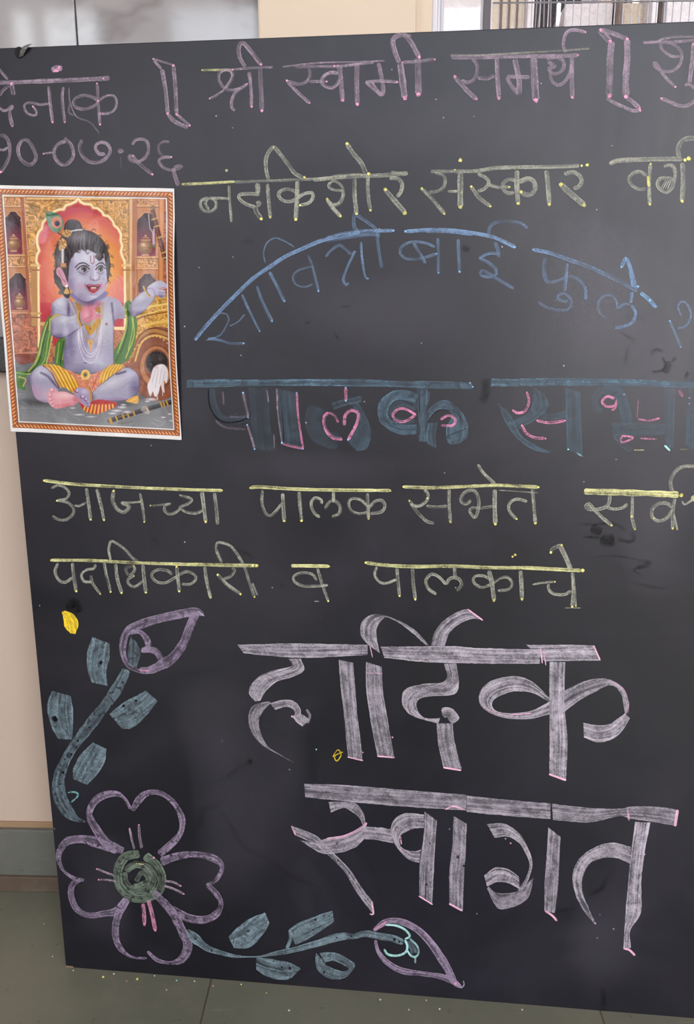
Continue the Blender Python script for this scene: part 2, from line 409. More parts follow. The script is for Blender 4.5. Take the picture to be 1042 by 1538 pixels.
# ------------------------------------------------------------------ chalk: every stroke is a thin film of dust lying on the board
CROP = dict(A=(0, 80, 3.473), B=(220, 40, 3.473), C=(420, 40, 3.473), D=(660, 40, 3.473), E=(842, 30, 5.21), F=(260, 205, 4.008),
    G=(470, 205, 4.008), H=(640, 205, 4.008), I=(842, 190, 5.21), J=(280, 320, 4.008), K=(490, 310, 3.361), L=(782, 350, 4.008),
    M=(270, 560, 3.361), N=(480, 560, 3.361), O=(720, 560, 3.236), P=(50, 700, 3.473), Q=(290, 700, 3.361), R=(530, 690, 3.361),
    S=(782, 690, 4.008), T=(60, 900, 4.008), U=(70, 1170, 3.721), V=(270, 1350, 4.168), W=(470, 1350, 4.168), X=(340, 900, 3.256),
    Y=(560, 900, 2.605), Z=(420, 1160, 3.256), ZZ=(700, 1170, 3.047), DK=(280, 1040, 4.523), E2=(940, 500, 7.686), PX=(0, 0, 1.0))
PINK = srgb(192, 172, 190); PINKD = srgb(242, 168, 204)
YEL = srgb(200, 202, 186); YELD = srgb(246, 238, 140)
YELW = srgb(228, 228, 166)
BLU = srgb(140, 170, 208); BLUD = srgb(150, 196, 240)
TEAL = srgb(146, 170, 182); TEALD = srgb(150, 214, 214)
LIL = srgb(206, 199, 213); LILD = srgb(242, 190, 218)
VIO = srgb(184, 166, 196); GRN = srgb(140, 158, 140); DARK = srgb(22, 21, 25); SLATE = srgb(112, 142, 162)
HOT = srgb(240, 156, 196); CYA = srgb(176, 226, 226); YSOL = srgb(246, 214, 60)

def catmull(p, step=2.0):
    p = np.asarray(p, float)
    if len(p) < 3:
        n = max(2, int(np.hypot(*(p[-1]-p[0])[:2])/step)+1); t = np.linspace(0, 1, n)[:, None]; return p[0]*(1-t)+p[-1]*t
    q = np.vstack([2*p[0]-p[1], p, 2*p[-1]-p[-2]]); out = []
    for i in range(1, len(q)-2):
        n = max(2, int(np.hypot(*(q[i+1]-q[i])[:2])/step)); t = np.linspace(0, 1, n, endpoint=False)[:, None]
        out.append(0.5*(2*q[i] + (q[i+1]-q[i-1])*t + (2*q[i-1]-5*q[i]+4*q[i+1]-q[i+2])*t**2 + (3*q[i]-q[i-1]-3*q[i+1]+q[i+2])*t**3))
    return np.vstack(out + [p[-1:]])
def resample(p, n):
    d = np.r_[0, np.cumsum(np.hypot(*(p[1:]-p[:-1])[:, :2].T))]
    if d[-1] == 0: return np.repeat(p[:1], n, 0)
    s = np.linspace(0, d[-1], n); return np.stack([np.interp(s, d, p[:, k]) for k in range(p.shape[1])], 1)
RNG = np.random.default_rng(5)
class Chalk:
    layer = 0
    def __init__(s, col, dab=None, dens=1.0, dd=1.6, hole=0.25, soft=False):
        s.soft = soft
        s.hole = hole
        s.col, s.dab, s.dens, s.dd = col, dab or col, dens, dd
        s.v, s.f, s.uv, s.uw, s.vc, s.vd = [], [], [], [], [], []
    def pts(s, crop, txt, k=2):
        x0, y0, sc = CROP[crop]; a = np.array([float(t) for t in txt.split()]).reshape(-1, k)
        a[:, 0] = a[:, 0]/sc + x0; a[:, 1] = a[:, 1]/sc + y0; return a
    def ribbon(s, Lp, Rp, col, dens):
        Chalk.layer += 1; y = -0.00025 - (Chalk.layer % 900)*1.2e-6
        base = len(s.v); n = len(Lp); u = RNG.uniform(0, 9); vo = RNG.uniform(0, 9); prev = None
        for i in range(n):
            l = bl(*Lp[i, :2]); r = bl(*Rp[i, :2]); c = ((l[0]+r[0])/2, (l[1]+r[1])/2)
            if prev is not None: u += math.hypot(c[0]-prev[0], c[1]-prev[1])
            prev = c
            if s.soft: dn = dens*math.sin(math.pi*min(max((i+.3)/n, 0), 1))**0.8
            else: dn = dens
            for j in range(3):
                t = j/2; s.v.append((l[0]+(r[0]-l[0])*t, y, l[1]+(r[1]-l[1])*t)); s.uv.append((u, t)); s.uw.append((u, (t-0.5)*math.hypot(r[0]-l[0], r[1]-l[1]) + vo)); s.vc.append(col)
                s.vd.append(dn)
        for i in range(n-1):
            for j in range(2):
                a = base + i*3 + j; s.f.append((a, a+1, a+4, a+3))
    def st(s, crop, w, txt, ends='', col=None, dens=None):
        """stroke along a line; ends: < dab at the start, > dab at the end"""
        s.line(s.pts(crop, txt), w, ends, col, dens); return s
    def sw(s, crop, txt, col=None, dens=None):
        """stroke with a width at every point (x y w)"""
        p = catmull(s.pts(crop, txt, 3)); s.line(p[:, :2], p[:, 2], '', col, dens, True); return s
    def line(s, p, w, ends, col, dens, done=False):
        raw = p
        if not done: p = catmull(p)
        d = np.gradient(p, axis=0); ln = np.hypot(d[:, 0], d[:, 1])+1e-9; nx, ny = -d[:, 1]/ln, d[:, 0]/ln
        n = len(p); jit = np.convolve(RNG.normal(0, 0.10, n+8), np.ones(5)/5, 'same')[4:4+n]
        hw = np.asarray(w)*0.5*(1+jit)
        t = np.arange(n); taper = np.clip(np.minimum(t+1.2, n-t+0.2)/2.2, 0.35, 1); hw = hw*taper
        o = np.stack([nx*hw, ny*hw], 1); s.ribbon(p-o, p+o, col or s.col, s.dens if dens is None else dens)
        wm = float(np.mean(w))
        if '<' in ends: s.blob(p[0], wm)
        if '>' in ends: s.blob(p[-1], wm)
    def blob(s, c, w, col=None, dens=None):
        r = max(1.2, w*0.36); a = RNG.uniform(0, 6.28, 1)[0]
        th = np.linspace(0, math.pi*2, 11)[:-1]; rr = r*(0.75+0.4*RNG.random(10))
        Chalk.layer += 1; y = -0.0006 - (Chalk.layer % 900)*1.2e-6; base = len(s.v)
        for q in [(c[0], c[1])] + [(c[0]+rr[i]*math.cos(th[i]+a), c[1]+rr[i]*math.sin(th[i]+a)) for i in range(10)]:
            l = bl(*q); s.v.append((l[0], y, l[1])); s.uv.append((l[0], 0.5)); s.uw.append((l[0], l[1])); s.vc.append(col or s.dab); s.vd.append(dens or s.dd)
        for i in range(10): s.f.append((base, base+1+i, base+1+(i+1) % 10))
    def dot(s, crop, x, y, w, col=None, dens=None):
        x0, y0, sc = CROP[crop]; s.blob((x/sc+x0, y/sc+y0), w, col, dens); return s
    def lr(s, crop, Lt, Rt, col=None, dens=None, rag=0.35):
        """broad stroke of the side of the chalk, given by its two borders"""
        a = catmull(s.pts(crop, Lt)); c = catmull(s.pts(crop, Rt)); n = max(len(a), len(c))
        a, c = resample(a, n), resample(c, n)
        j = np.convolve(RNG.normal(0, rag, n+6), np.ones(3)/3, 'same')[3:3+n, None]; k = np.convolve(RNG.normal(0, rag, n+6), np.ones(3)/3, 'same')[3:3+n, None]
        d = (c-a)/(np.hypot(*(c-a).T)[:, None]+1e-6)
        s.ribbon(a+d*j, c+d*k, col or s.col, s.dens if dens is None else dens); return s
    def build(s, name, parent, label=None, mat=None):
        me = bpy.data.meshes.new(name); me.from_pydata(s.v, [], s.f)
        uvl = me.uv_layers.new(name='UVMap'); idx = np.zeros(len(me.loops), np.int32); me.loops.foreach_get('vertex_index', idx)
        uvl.data.foreach_set('uv', np.array(s.uv, np.float32)[idx].ravel())
        uvw = me.uv_layers.new(name='Dust'); uvw.data.foreach_set('uv', np.array(s.uw, np.float32)[idx].ravel())
        ca = me.attributes.new('Col', 'FLOAT_COLOR', 'POINT'); ca.data.foreach_set('color', np.array(s.vc, np.float32).ravel())
        da = me.attributes.new('dens', 'FLOAT', 'POINT'); da.data.foreach_set('value', np.array(s.vd, np.float32))
        ha = me.attributes.new('hole', 'FLOAT', 'POINT'); ha.data.foreach_set('value', np.full(len(s.v), s.hole, np.float32))
        me.materials.append(mat or M_CHALK); me.update()
        o = bpy.data.objects.new(name, me); COL.objects.link(o); o.parent = parent
        if label: o['label'] = label
        return o
def pink(d=0.66): return Chalk(PINK, PINKD, d)
def yel(d=0.66): return Chalk(YEL, YELD, d)
def blu(d=0.5): return Chalk(BLU, BLUD, d)
def lil(d=0.70): return Chalk(LIL, LILD, d)
def word(c, label): return c.build('chalk_word', board, label)

# dark wiped patches first (they lie under the writing)
for crop, w, t, d in (('S', 9, '420 415 450 425 485 440', .9), ('S', 3, '335 388 450 392 560 385 640 430', .6), ('S', 3, '370 468 430 468 490 475', .9),
    ('S', 12, '480 478 520 490 565 485', 1.0), ('S', 4, '570 480 660 495 682 465 660 440', .7), ('S', 4, '690 608 780 622 700 650 785 645', .6),
    ('S', 2, '780 640 680 665 730 700', .6), ('S', 2, '440 590 560 580 700 600', .4), ('S', 3, '690 745 800 770 880 780', .4),
    ('L', 3, '850 745 870 790 855 825 800 835 790 820', 1.4), ('L', 8, '885 770 885 810 860 840', .8), ('L', 4, '780 740 810 700 860 715', .5),
    ('L', 4, '905 775 935 750', .7), ('L', 4, '990 880 1005 830', .8), ('L', 4, '625 800 640 700 660 690', .35), ('L', 3, '585 590 640 620 690 650', .35),
    ('J', 5, '330 180 370 170 410 175', .35), ('J', 2, '930 565 990 560', .5), ('J', 2, '885 720 920 765', .5), ('J', 3, '710 662 745 660', .5),
    ('K', 8, '690 200 720 225', .5), ('N', 9, '835 30 840 90 820 150', .55), ('DK', 4, '450 470 300 560 245 680', .6), ('DK', 3, '440 460 200 610 80 690', .4),
    ('DK', 5, '240 690 200 770 120 790 90 900 20 960', .45), ('DK', 4, '220 790 300 900 400 1050 550 1120', .6), ('DK', 3, '550 1110 700 1240 860 1310', .4),
    ('DK', 2, '270 1150 320 1170 360 1160', .5), ('P', 4, '595 400 640 380 655 420', .35), ('Q', 4, '440 620 460 590', .4), ('Q', 3, '220 425 270 440 300 460', .5),
    ('T', 10, '165 60 205 25 235 80', 1.1), ('ZZ', 5, '560 530 620 500 640 450', .5), ('ZZ', 4, '400 610 500 590', .35), ('E', 2, '450 250 470 260', .3),
    ('PX', 6, '905 1480 906 1505 904 1520', .5), ('X', 7, '20 850 70 810 140 780', .4), ('U', 2, '500 10 520 60 540 50', .3)):
    Chalk(DARK, soft=w < 8).st(crop, w*(2.6 if crop == 'DK' else 1.8), t, dens=d*(.5 if crop in ('DK', 'X') else .85)).build('wiped_smudge', board, 'dark wiped smudge', M_SMUDGE)

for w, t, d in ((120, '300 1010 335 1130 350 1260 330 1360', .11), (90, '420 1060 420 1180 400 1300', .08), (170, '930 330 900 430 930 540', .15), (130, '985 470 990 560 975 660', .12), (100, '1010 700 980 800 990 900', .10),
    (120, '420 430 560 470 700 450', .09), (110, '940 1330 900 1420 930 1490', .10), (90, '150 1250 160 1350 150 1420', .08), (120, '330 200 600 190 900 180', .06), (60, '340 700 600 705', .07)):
    Chalk(LIL, soft=True).st('PX', w, t, dens=d).build('dust_and_sheen_haze', board, 'faint wiped chalk dust and painted sheen', M_HAZE)  # wiped chalk dust, plus window sheen painted as pale strokes at the right
# ---- top line, pink
c = pink()
c.st('A', 6.5, '-60 152 60 153 200 147 400 139 540 132 572 128').st('A', 4, '-40 60 -4 84 20 112 42 137').st('A', 4, '0 222 15 195 45 170 65 160')
c.st('A', 6.5, '62 160 66 190 72 218', '<').st('A', 4, '0 285 20 300 40 295 60 276 68 281 52 300').st('A', 5, '48 300 55 340 66 380', '>')
c.st('A', 4, '172 278 188 300 190 320 170 325 140 310 127 280 135 262 165 258 210 268 255 262', '<').st('A', 4.5, '255 172 262 260 275 360', '>')
c.st('A', 4.5, '330 175 325 230 330 300 338 360', '>').dot('A', 285, 92, 7).dot('A', 310, 76, 8).dot('A', 300, 92, 7).st('A', 9, '272 92 297 78 325 80', dens=1.1)
c.st('A', 4, '507 158 512 250 522 372', '<>').st('A', 4, '510 245 480 228 440 220 400 232 383 255 395 280 430 292 470 285 500 268 512 250', '>')
c.st('A', 4, '512 250 550 225 590 222 608 250 600 290 570 312 522 315', '>').st('A', 2, '360 180 365 250 400 330 470 360 520 420', dens=.4).st('A', 3, '365 260 360 310 390 325', dens=.4)
c.dot('A', 540, 132, 5)
word(c, 'pink chalk word cut by the left edge')
c = pink()
c.st('A', 5, '-2 430 25 432 45 460 52 510 45 550 25 590 5 620', '>').st('A', 4, '-2 502 20 505 40 490').st('A', 5, '125 450 150 460 180 510 188 550 165 580 135 575 105 545 95 500 110 460 125 450')
c.st('A', 3, '228 524 275 518', '<').st('A', 5, '345 458 305 473 283 510 290 550 320 580 355 575 380 545 383 510 370 475 345 452 338 440')
c.st('A', 5, '428 450 415 490 430 535 465 565 510 570 550 550 575 515 565 480 535 465 505 475 500 500 520 525 550 525').st('A', 6, '615 512 645 510')
c.st('A', 4.5, '690 478 705 455 735 448 765 460 775 495 765 535 735 560 700 565 675 550 675 535 695 535', '>').st('A', 5, '690 535 730 580 795 632', '>')
c.st('A', 4, '885 462 855 462 830 480 828 510 850 535 895 542', '>').st('A', 4, '895 542 850 545 830 560 845 590 880 608 920 605 948 592 930 588 905 598').st('A', 6, '903 600 912 640 930 690')
c.st('A', 2, '630 540 632 600', dens=.35)
c.build('chalk_date', board, 'pink chalk date in Devanagari numerals')
c = pink()
c.st('A', 3, '800 30 905 62', '<>').st('A', 4, '800 35 842 82').st('A', 6, '845 85 862 180 870 250 875 315', '>').st('A', 5.5, '905 65 915 180 922 320', '<>')
c.st('A', 6, '875 315 910 355 980 388').st('A', 4, '925 322 990 378', '<>')
c.build('chalk_mark', board, 'pink double bar before the heading')
c = pink()
c.st('B', 3, '290 228 450 225', dens=.8, col=YELW).dot('B', 290, 228, 3, YELD).st('B', 3.5, '450 225 560 215 660 212', '<')
c.st('B', 4.5, '405 330 435 290 450 255 435 228 400 228 378 250 380 285 405 320 440 332 490 322 525 300', '>').st('B', 3.5, '405 332 370 355 330 376', '>')
c.st('B', 4.5, '490 322 460 350 445 385 445 420 462 438').st('B', 5, '535 238 545 320 548 418', '>').st('B', 6.5, '592 215 598 330 602 440', '>')
c.st('B', 6, '515 210 490 170 480 120 492 88 510 90 545 130 575 170 598 198', '>')
word(c, 'first pink word of the heading')
c = pink()
c.st('C', 2.5, '15 210 200 190 400 185 548 178').st('C', 4, '80 213 200 208 300 208 400 197 490 187').dot('C', 285, 206, 4).dot('C', 305, 204, 4)
c.st('C', 4.5, '150 218 160 240 150 275 125 295 90 300 45 285').st('C', 5, '38 282 90 340 155 398', '<>').st('C', 4, '155 287 245 287', '>')
c.st('C', 5, '305 245 270 240 235 255 217 285 235 310 270 320 300 300 310 275').st('C', 7, '312 205 320 290 328 385', '>').st('C', 7, '403 200 402 300 405 405', '>')
c.st('C', 6, '515 190 530 260 540 330 530 362').st('C', 4, '530 362 480 320 448 290').st('C', 4.5, '448 290 500 285 560 285 612 290', '>').st('C', 4, '478 290 500 320 530 358')
c.st('C', 9.5, '628 190 640 280 652 372', '>').st('C', 7, '622 188 600 130 590 75 610 50 650 45 690 90 710 130 728 160', '>').st('C', 5, '640 42 685 50').st('C', 4.5, '640 188 720 182 808 172', '<>')
c.st('C', 9.5, '720 165 722 260 724 355', '>')
word(c, 'second pink word of the heading')
c = pink()
c.st('D', 2.5, '55 148 200 150 400 138 600 128 780 115', col=YEL).st('D', 6, '60 160 200 160 400 155 600 155 720 150', '>')
c.st('D', 5, '170 168 192 195 195 240 175 280 140 292 115 280').st('D', 6.5, '80 262 130 320 190 378', '<>').st('D', 5.5, '200 268 250 270 285 255').st('D', 6.5, '298 165 302 270 310 375', '>')
c.st('D', 8, '392 170 405 230 415 290 412 355').st('D', 5.5, '410 355 375 310 350 265').st('D', 5.5, '350 262 400 262 470 265').st('D', 11, '490 165 495 270 502 385', '>')
c.st('D', 5, '565 185 600 205 570 220 590 245 625 240 648 210 640 175 600 160 560 175').st('D', 5, '575 232 585 280 615 305 650 290 680 240 690 190').st('D', 6.5, '690 160 688 260 692 370', '>')
c.st('D', 5, '660 135 645 95 660 35 700 18 760 30', '>')
word(c, 'third pink word of the heading')
c = pink()
c.st('E', 8.5, '300 75 385 170', '>').st('E', 7, '310 80 400 105 520 150', '<>').st('E', 9.5, '398 170 385 300 382 450 380 595', '>').st('E', 9.5, '518 155 520 300 508 450 508 600', '>')
c.st('E', 5, '355 612 420 650 500 685 560 710 620 710', '>').st('E', 6.5, '510 605 560 640 615 690', '>')
c.build('chalk_mark', board, 'pink double bar after the heading')
c = pink()
c.st('E', 4, '645 178 750 170 800 148 900 132 1060 130').st('E', 4, '645 182 850 175 1060 158')
c.st('E', 4.5, '930 285 870 285 810 250 780 210 800 175 850 180 910 215 945 270 935 340 890 390 830 405 780 395 735 365 730 335 755 350 800 430 895 525', '>')
c.st('E', 6, '1035 190 1025 340 1005 490', '<').st('E', 5, '970 515 1000 500 1055 540').st('E', 5.5, '785 615 850 640 920 670 990 670 1055 625', '<')
word(c, 'pink chalk word cut by the right edge')

# ---- second line, pale yellow
c = yel()
c.st('F', 4, '50 288 200 282 370 272', dens=1.0, col=YELW).dot('F', 60, 288, 3).st('F', 4, '370 275 560 268 760 260 960 250 1042 240', dens=.5)
c.dot('F', 323, 205, 6, YELW, 1.7).st('F', 4.5, '210 370 170 385 165 420 190 450 230 450 258 425 255 390 225 370 200 385 195 410 215 440').st('F', 4, '225 372 280 372 340 376').st('F', 4, '336 295 342 400 352 515')
c.st('F', 7, '508 282 510 345').st('F', 5, '520 350 460 345 405 350 395 368 420 395 460 415 495 425').st('F', 5, '500 400 520 395 522 410 500 420').st('F', 7, '490 420 505 460 530 495', '>')
c.st('F', 5.5, '568 285 575 380 585 485', '>').st('F', 5.5, '572 260 560 200 558 140 575 95 605 65 640 100 690 165 730 220 775 245 790 245', '>').dot('F', 605, 65, 4)
c.st('F', 6.5, '748 270 745 380 738 500', '>').st('F', 5, '748 350 720 325 680 318 645 330 635 355 660 385 705 392 745 375').st('F', 5, '750 370 790 345 835 340 840 370 815 400 765 415', '>')
c.st('G', 6, '0 262 120 250 250 240 400 235 570 222').st('G', 3, '115 238 200 230 300 228').st('G', 4, '470 215 570 225')
c.st('G', 4, '110 275 95 290 100 310 140 325 180 320 165 290 130 268 108 275').st('G', 5, '180 320 180 360 160 400 125 412 95 395').st('G', 6, '85 378 120 430 165 480', '<>').st('G', 6, '250 255 250 350 262 465', '>')
c.st('G', 5.5, '330 240 330 340 345 445', '>').st('G', 6.5, '205 45 240 100 290 160 318 220 335 225', '<>').st('G', 5.5, '460 250 510 255 535 285 530 330 505 365').st('G', 7, '435 320 490 385 555 460', '<>').dot('G', 552, 462, 8)
word(c, 'first word of the pale yellow line')
c = yel()
c.st('H', 5.5, '28 212 150 210 300 208 420 190 600 185 800 182 920 175').dot('H', 935, 176, 5).dot('H', 968, 172, 7).dot('H', 205, 143, 8).dot('H', 172, 200, 3).st('H', 4.5, '55 220 100 235 115 265 100 310 60 332 15 335')
c.st('G', 5.5, '655 315 710 370 790 465', '<>').st('H', 4, '130 332 190 330').st('H', 8, '205 215 205 330 205 425', '>').st('H', 5, '310 225 360 250 375 280 350 315 310 330')
c.st('H', 5.5, '270 302 320 370 385 420', '<>').st('H', 5, '375 290 430 305 500 305', '>').st('H', 7, '545 205 545 300 552 405', '>').st('H', 5, '540 268 500 258 465 280 462 315 490 340 530 340')
c.st('H', 7, '560 275 610 255 645 270 655 310 635 345 600 350 570 335', '>').st('H', 6.5, '722 205 732 300 740 410', '>').st('H', 6, '830 228 880 215 920 235 935 270 915 305 885 312').st('H', 8.5, '810 290 870 345 950 412', '<>')
word(c, 'second word of the pale yellow line')
c = yel()
c.st('I', 6.5, '380 295 450 268 650 258 850 255 950 255').dot('I', 970, 265, 7).dot('I', 1000, 252, 9).st('I', 5, '670 390 620 355 570 365 532 410 560 465 610 490 665 490').st('I', 5.5, '700 295 692 400 690 500 695 610', '<>')
c.st('I', 4, '680 390 688 470', dens=1.7, col=YELD).st('I', 5, '805 315 850 300 885 325 895 380 885 430 870 480 825 515 775 490 755 450 775 410 820 405 870 410 885 430')
for k in range(5): c.st('I', 1.2, '%d 420 %d 490' % (820+14*k, 780+18*k), dens=.9)
c.st('I', 7, '950 285 955 400 948 585', '>').st('I', 6.5, '925 240 915 180 940 120 990 95 1055 92')
word(c, 'third word of the pale yellow line')

# ---- the arched blue line
c = blu()
c.st('J', 5, '50 765 110 690 200 590 300 490 400 395 500 325 600 260 720 205 820 165 920 140 1045 115', dens=.85).st('J', 6, '110 690 200 590 300 490 400 395 500 325 600 260 720 205 820 160', dens=.5).dot('J', 60, 755, 3).st('K', 5, '0 160 100 135 200 125 340 122', '>', dens=.8).st('K', 5, '0 175 150 150 260 140')
c.st('J', 2.5, '190 605 235 605 255 635 240 680 210 730 180 748').st('J', 3, '180 748 120 765').st('J', 4, '130 755 200 765 270 785 345 785', '>').st('J', 2, '260 680 310 655 350 610')
c.st('J', 4, '335 490 370 570 440 710', '>').st('J', 4.5, '425 440 460 540 515 650', '>').st('J', 2.5, '475 300 465 240 485 180 530 152 580 165 650 205').st('J', 4.5, '500 355 540 430 590 530', '>')
c.st('J', 3, '760 430 710 445 660 430 640 390 665 350 720 330 760 320', dens=.4).st('J', 4, '730 250 760 330 795 470', '>', dens=.4)
c.st('J', 4, '838 262 870 225 920 195 960 220 990 245 1020 228').st('J', 4, '1015 230 985 290 960 350 945 400 960 432 975 420').st('K', 3.5, '175 180 180 260 195 350 210 365', '>').st('K', 4.5, '255 140 265 220 280 310')
c.st('K', 5, '165 135 140 100 140 45 150 42 200 75 250 115 265 155')
c.st('K', 5.5, '400 127 500 120 620 120 740 135 840 155 900 180 950 205', '<>', dens=.95).st('K', 6, '500 124 620 126 740 140', dens=.6)
c.st('K', 4, '548 205 500 185 430 180 380 205 375 240 410 265 480 262 555 240', '>').st('K', 5, '440 185 470 235 500 288').st('K', 4.5, '562 160 566 240 566 335', '>').st('K', 4.5, '665 165 668 240 672 330', '>')
c.st('K', 5, '850 180 865 220 872 258').st('K', 5, '872 240 820 238 770 260').st('K', 5, '770 260 820 285 855 320 855 350').st('K', 5, '855 350 810 355 780 345 785 325 820 340 870 370 945 415').st('K', 4.5, '818 145 825 105 860 80 920 75 980 85 1015 110')
word(c, 'long blue word along the left of the arch')
c = blu()
c.st('L', 5.5, '75 100 180 122 300 165 400 200 520 255 620 305 700 350', '<', dens=.8).st('L', 6, '720 360 770 400 810 445', '>', dens=.9, col=BLUD).dot('L', 775, 405, 5)
c.st('L', 6, '148 148 138 210 150 280 175 300').st('L', 4, '175 300 230 285 290 262 345 280 385 330 390 400').st('L', 4.5, '278 180 272 260 262 350').st('L', 4.5, '265 362 230 370 225 395 255 410 285 408')
c.st('L', 4, '262 362 300 395 305 430 280 462 220 465 150 445 102 412').st('L', 3.5, '512 512 475 480 462 430 490 385 540 375 575 410 580 455').st('L', 3.5, '580 455 620 430 660 430').st('L', 4.5, '665 435 690 480 670 535 620 560 565 570', dens=.8)
c.st('L', 5, '668 355 662 420', dens=.9).st('L', 5, '605 205 630 150', '<>', dens=1).st('L', 5, '635 150 655 210 665 270 675 325', dens=1).st('L', 5, '640 160 665 230 690 320 705 322', '>', dens=.8)
word(c, 'blue word coming down the right of the arch')
c = blu(.6)
c.st('L', 3, '965 500 945 450 955 420 985 415 1015 460 1020 510 990 560 940 575').st('L', 4, '895 530 930 610 960 685', '<>')
word(c, 'blue letter cut by the right edge')

# ---- the broad slate-blue line with pink drawing inside its letters
c = Chalk(SLATE, BLUD, .55, hole=.6)
c.lr('M', '35 35 200 33 400 35 600 32 800 32 940 30', '35 75 200 72 400 65 600 65 800 66 940 68', dens=.75).lr('N', '235 32 400 42 600 42 770 50', '235 68 400 72 600 80 770 80', dens=.62).st('N', 2, '758 50 772 70', '<>')
c.lr('M', '345 75 360 240 372 385', '440 75 455 240 475 398', dens=.16).lr('M', '490 78 505 220 515 355', '590 100 600 240 620 383', dens=.25).st('M', 10, '160 80 175 170 210 225 270 240 345 225', dens=.22)
c.st('M', 24, '690 170 670 250 720 330 800 345', dens=.16).lr('M', '845 145 880 180 890 260 850 340 890 390', '900 150 945 230 965 310 945 380 890 395', dens=.33).st('M', 10, '770 170 830 150 920 130', dens=.3)
c.st('N', 15, '490 130 430 112 370 118 322 170 330 240 400 282 490 285', dens=.62).st('N', 12, '490 175 440 152 385 158 345 200 365 238 430 256 490 255', dens=.33).lr('N', '490 70 495 200 500 345', '545 80 540 200 545 350', dens=.55).lr('N', '540 90 530 160', '560 100 545 165', dens=.38)
c.lr('N', '545 255 540 320 545 360', '595 250 585 320 588 380', dens=.55).lr('N', '545 190 590 150 650 140 710 190 745 250 745 320 700 360', '545 240 590 190 640 185 670 215 640 270 640 330 655 360', dens=.56)
for t in ('330 245 400 260 490 258', '320 190 400 140 480 165', '545 240 600 190 680 195 720 240', '500 80 505 200', '640 320 740 280'): c.st('N', 1.6, t, col=DARK, dens=.55)
c.st('M', 2.5, '145 80 150 160 180 220 230 250 300 245 345 228', col=DARK, dens=1.0).st('M', 1.6, '505 75 520 240 525 350', col=DARK, dens=.45).st('M', 1.6, '345 80 360 220', col=DARK, dens=.45)
for t, w, e, d in (('217 95 222 160', 2.5, '', .6), ('320 100 345 225', 4, '<', .6), ('345 225 310 225 250 220', 2.5, '<', .5), ('340 262 360 320 378 385', 3, '<>', .7), ('440 90 450 150', 2, '', .6),
    ('490 80 495 200 515 350', 2.5, '>', .6), ('515 355 565 370 622 382', 3.5, '<>', .9), ('590 100 598 220 622 382', 3, '<', .9), ('475 310 478 385', 2, '', .6), ('180 240 230 275 330 285', 3, '', .35),
    ('820 335 770 325 735 280 728 225 750 200', 5, '', 1.1), ('750 200 780 215 800 250', 3.5, '', .9), ('830 265 835 215 865 190 900 205 895 250 870 300 850 338', 4.5, '>', 1.0), ('837 75 838 140', 4, '<>', 1.6)):
    c.st('M', w, t, e, HOT if d >= .9 else PINK, d*.8)
c.st('N', 3.5, '485 212 440 185 400 182 370 210 385 240 430 245 485 212', '', HOT, 1.12).st('N', 3.5, '610 235 650 215 685 235 670 265 615 265', '', HOT, 1.12)
for k in c.__dict__['v'][:0]: pass
word(c, 'broad slate blue word with pink lines inside')
c = Chalk(SLATE, HOT, .55, hole=.6)
c.lr('O', '55 28 150 30 400 25 700 30 1060 48', '55 65 150 65 400 62 700 62 1060 75', dens=.75)
c.lr('O', '265 70 310 100 335 160 290 215 200 270', '262 72 258 150 230 200 170 230 130 245', dens=.38).lr('O', '90 148 125 240 175 310 250 370 330 390', '100 150 160 220 200 300 260 345 345 385', dens=.45)
c.lr('O', '310 190 360 200 425 175', '300 225 360 228 425 218', dens=.3).lr('O', '415 68 420 230 425 372', '490 95 495 250 500 405', dens=.33)
c.st('O', 10, '600 80 565 110 560 160 590 190', dens=.3).st('O', 16, '600 75 680 105 705 180 720 250', dens=.35).lr('O', '640 245 780 245 900 250', '650 305 780 305 900 300', dens=.25).st('O', 9, '660 300 690 345 740 375', dens=.3)
c.lr('O', '900 75 900 220 905 365', '950 78 945 220 940 365', dens=.3).st('O', 5, '1025 70 1012 240 1005 350', dens=.45).lr('O', '1030 75 1020 240 1015 370', '1060 75 1060 240 1060 370', dens=.35)
for t, w, e in (('230 95 240 140 220 185 185 195 162 182', 3.5, '<>'), ('280 232 340 242 415 232', 4, '<>'), ('205 255 230 295 270 315 320 318', 3.8, '<>'), ('655 125 620 115 595 140 615 162 655 160 665 140', 3.5, ''), ('665 130 660 170 640 182', 3, ''),
    ('770 225 820 232 875 220', 3, ''), ('690 305 745 315 690 338 690 305', 3, ''), ('780 318 860 322', 2.2, ''), ('968 85 985 115', 4, '')):
    c.st('O', w, t, e, HOT, 1.1 if w > 3 else .8)
c.dot('O', 1018, 122, 3).dot('O', 1018, 150, 3).st('O', 1.5, '770 130 765 220', '', HOT, .4)
c.st('O', 1.5, '750 375 800 375', '', YELW, .9).st('O', 1.5, '972 372 1010 372', '', YELW, 1).st('O', 3, '898 352 925 378', '', CYA, 1.8).dot('O', 430, 372, 3, CYA).st('O', 2, '470 388 502 408', '', CYA, 1.2)
word(c, 'broad slate blue word with pink lines inside, cut by the right edge')

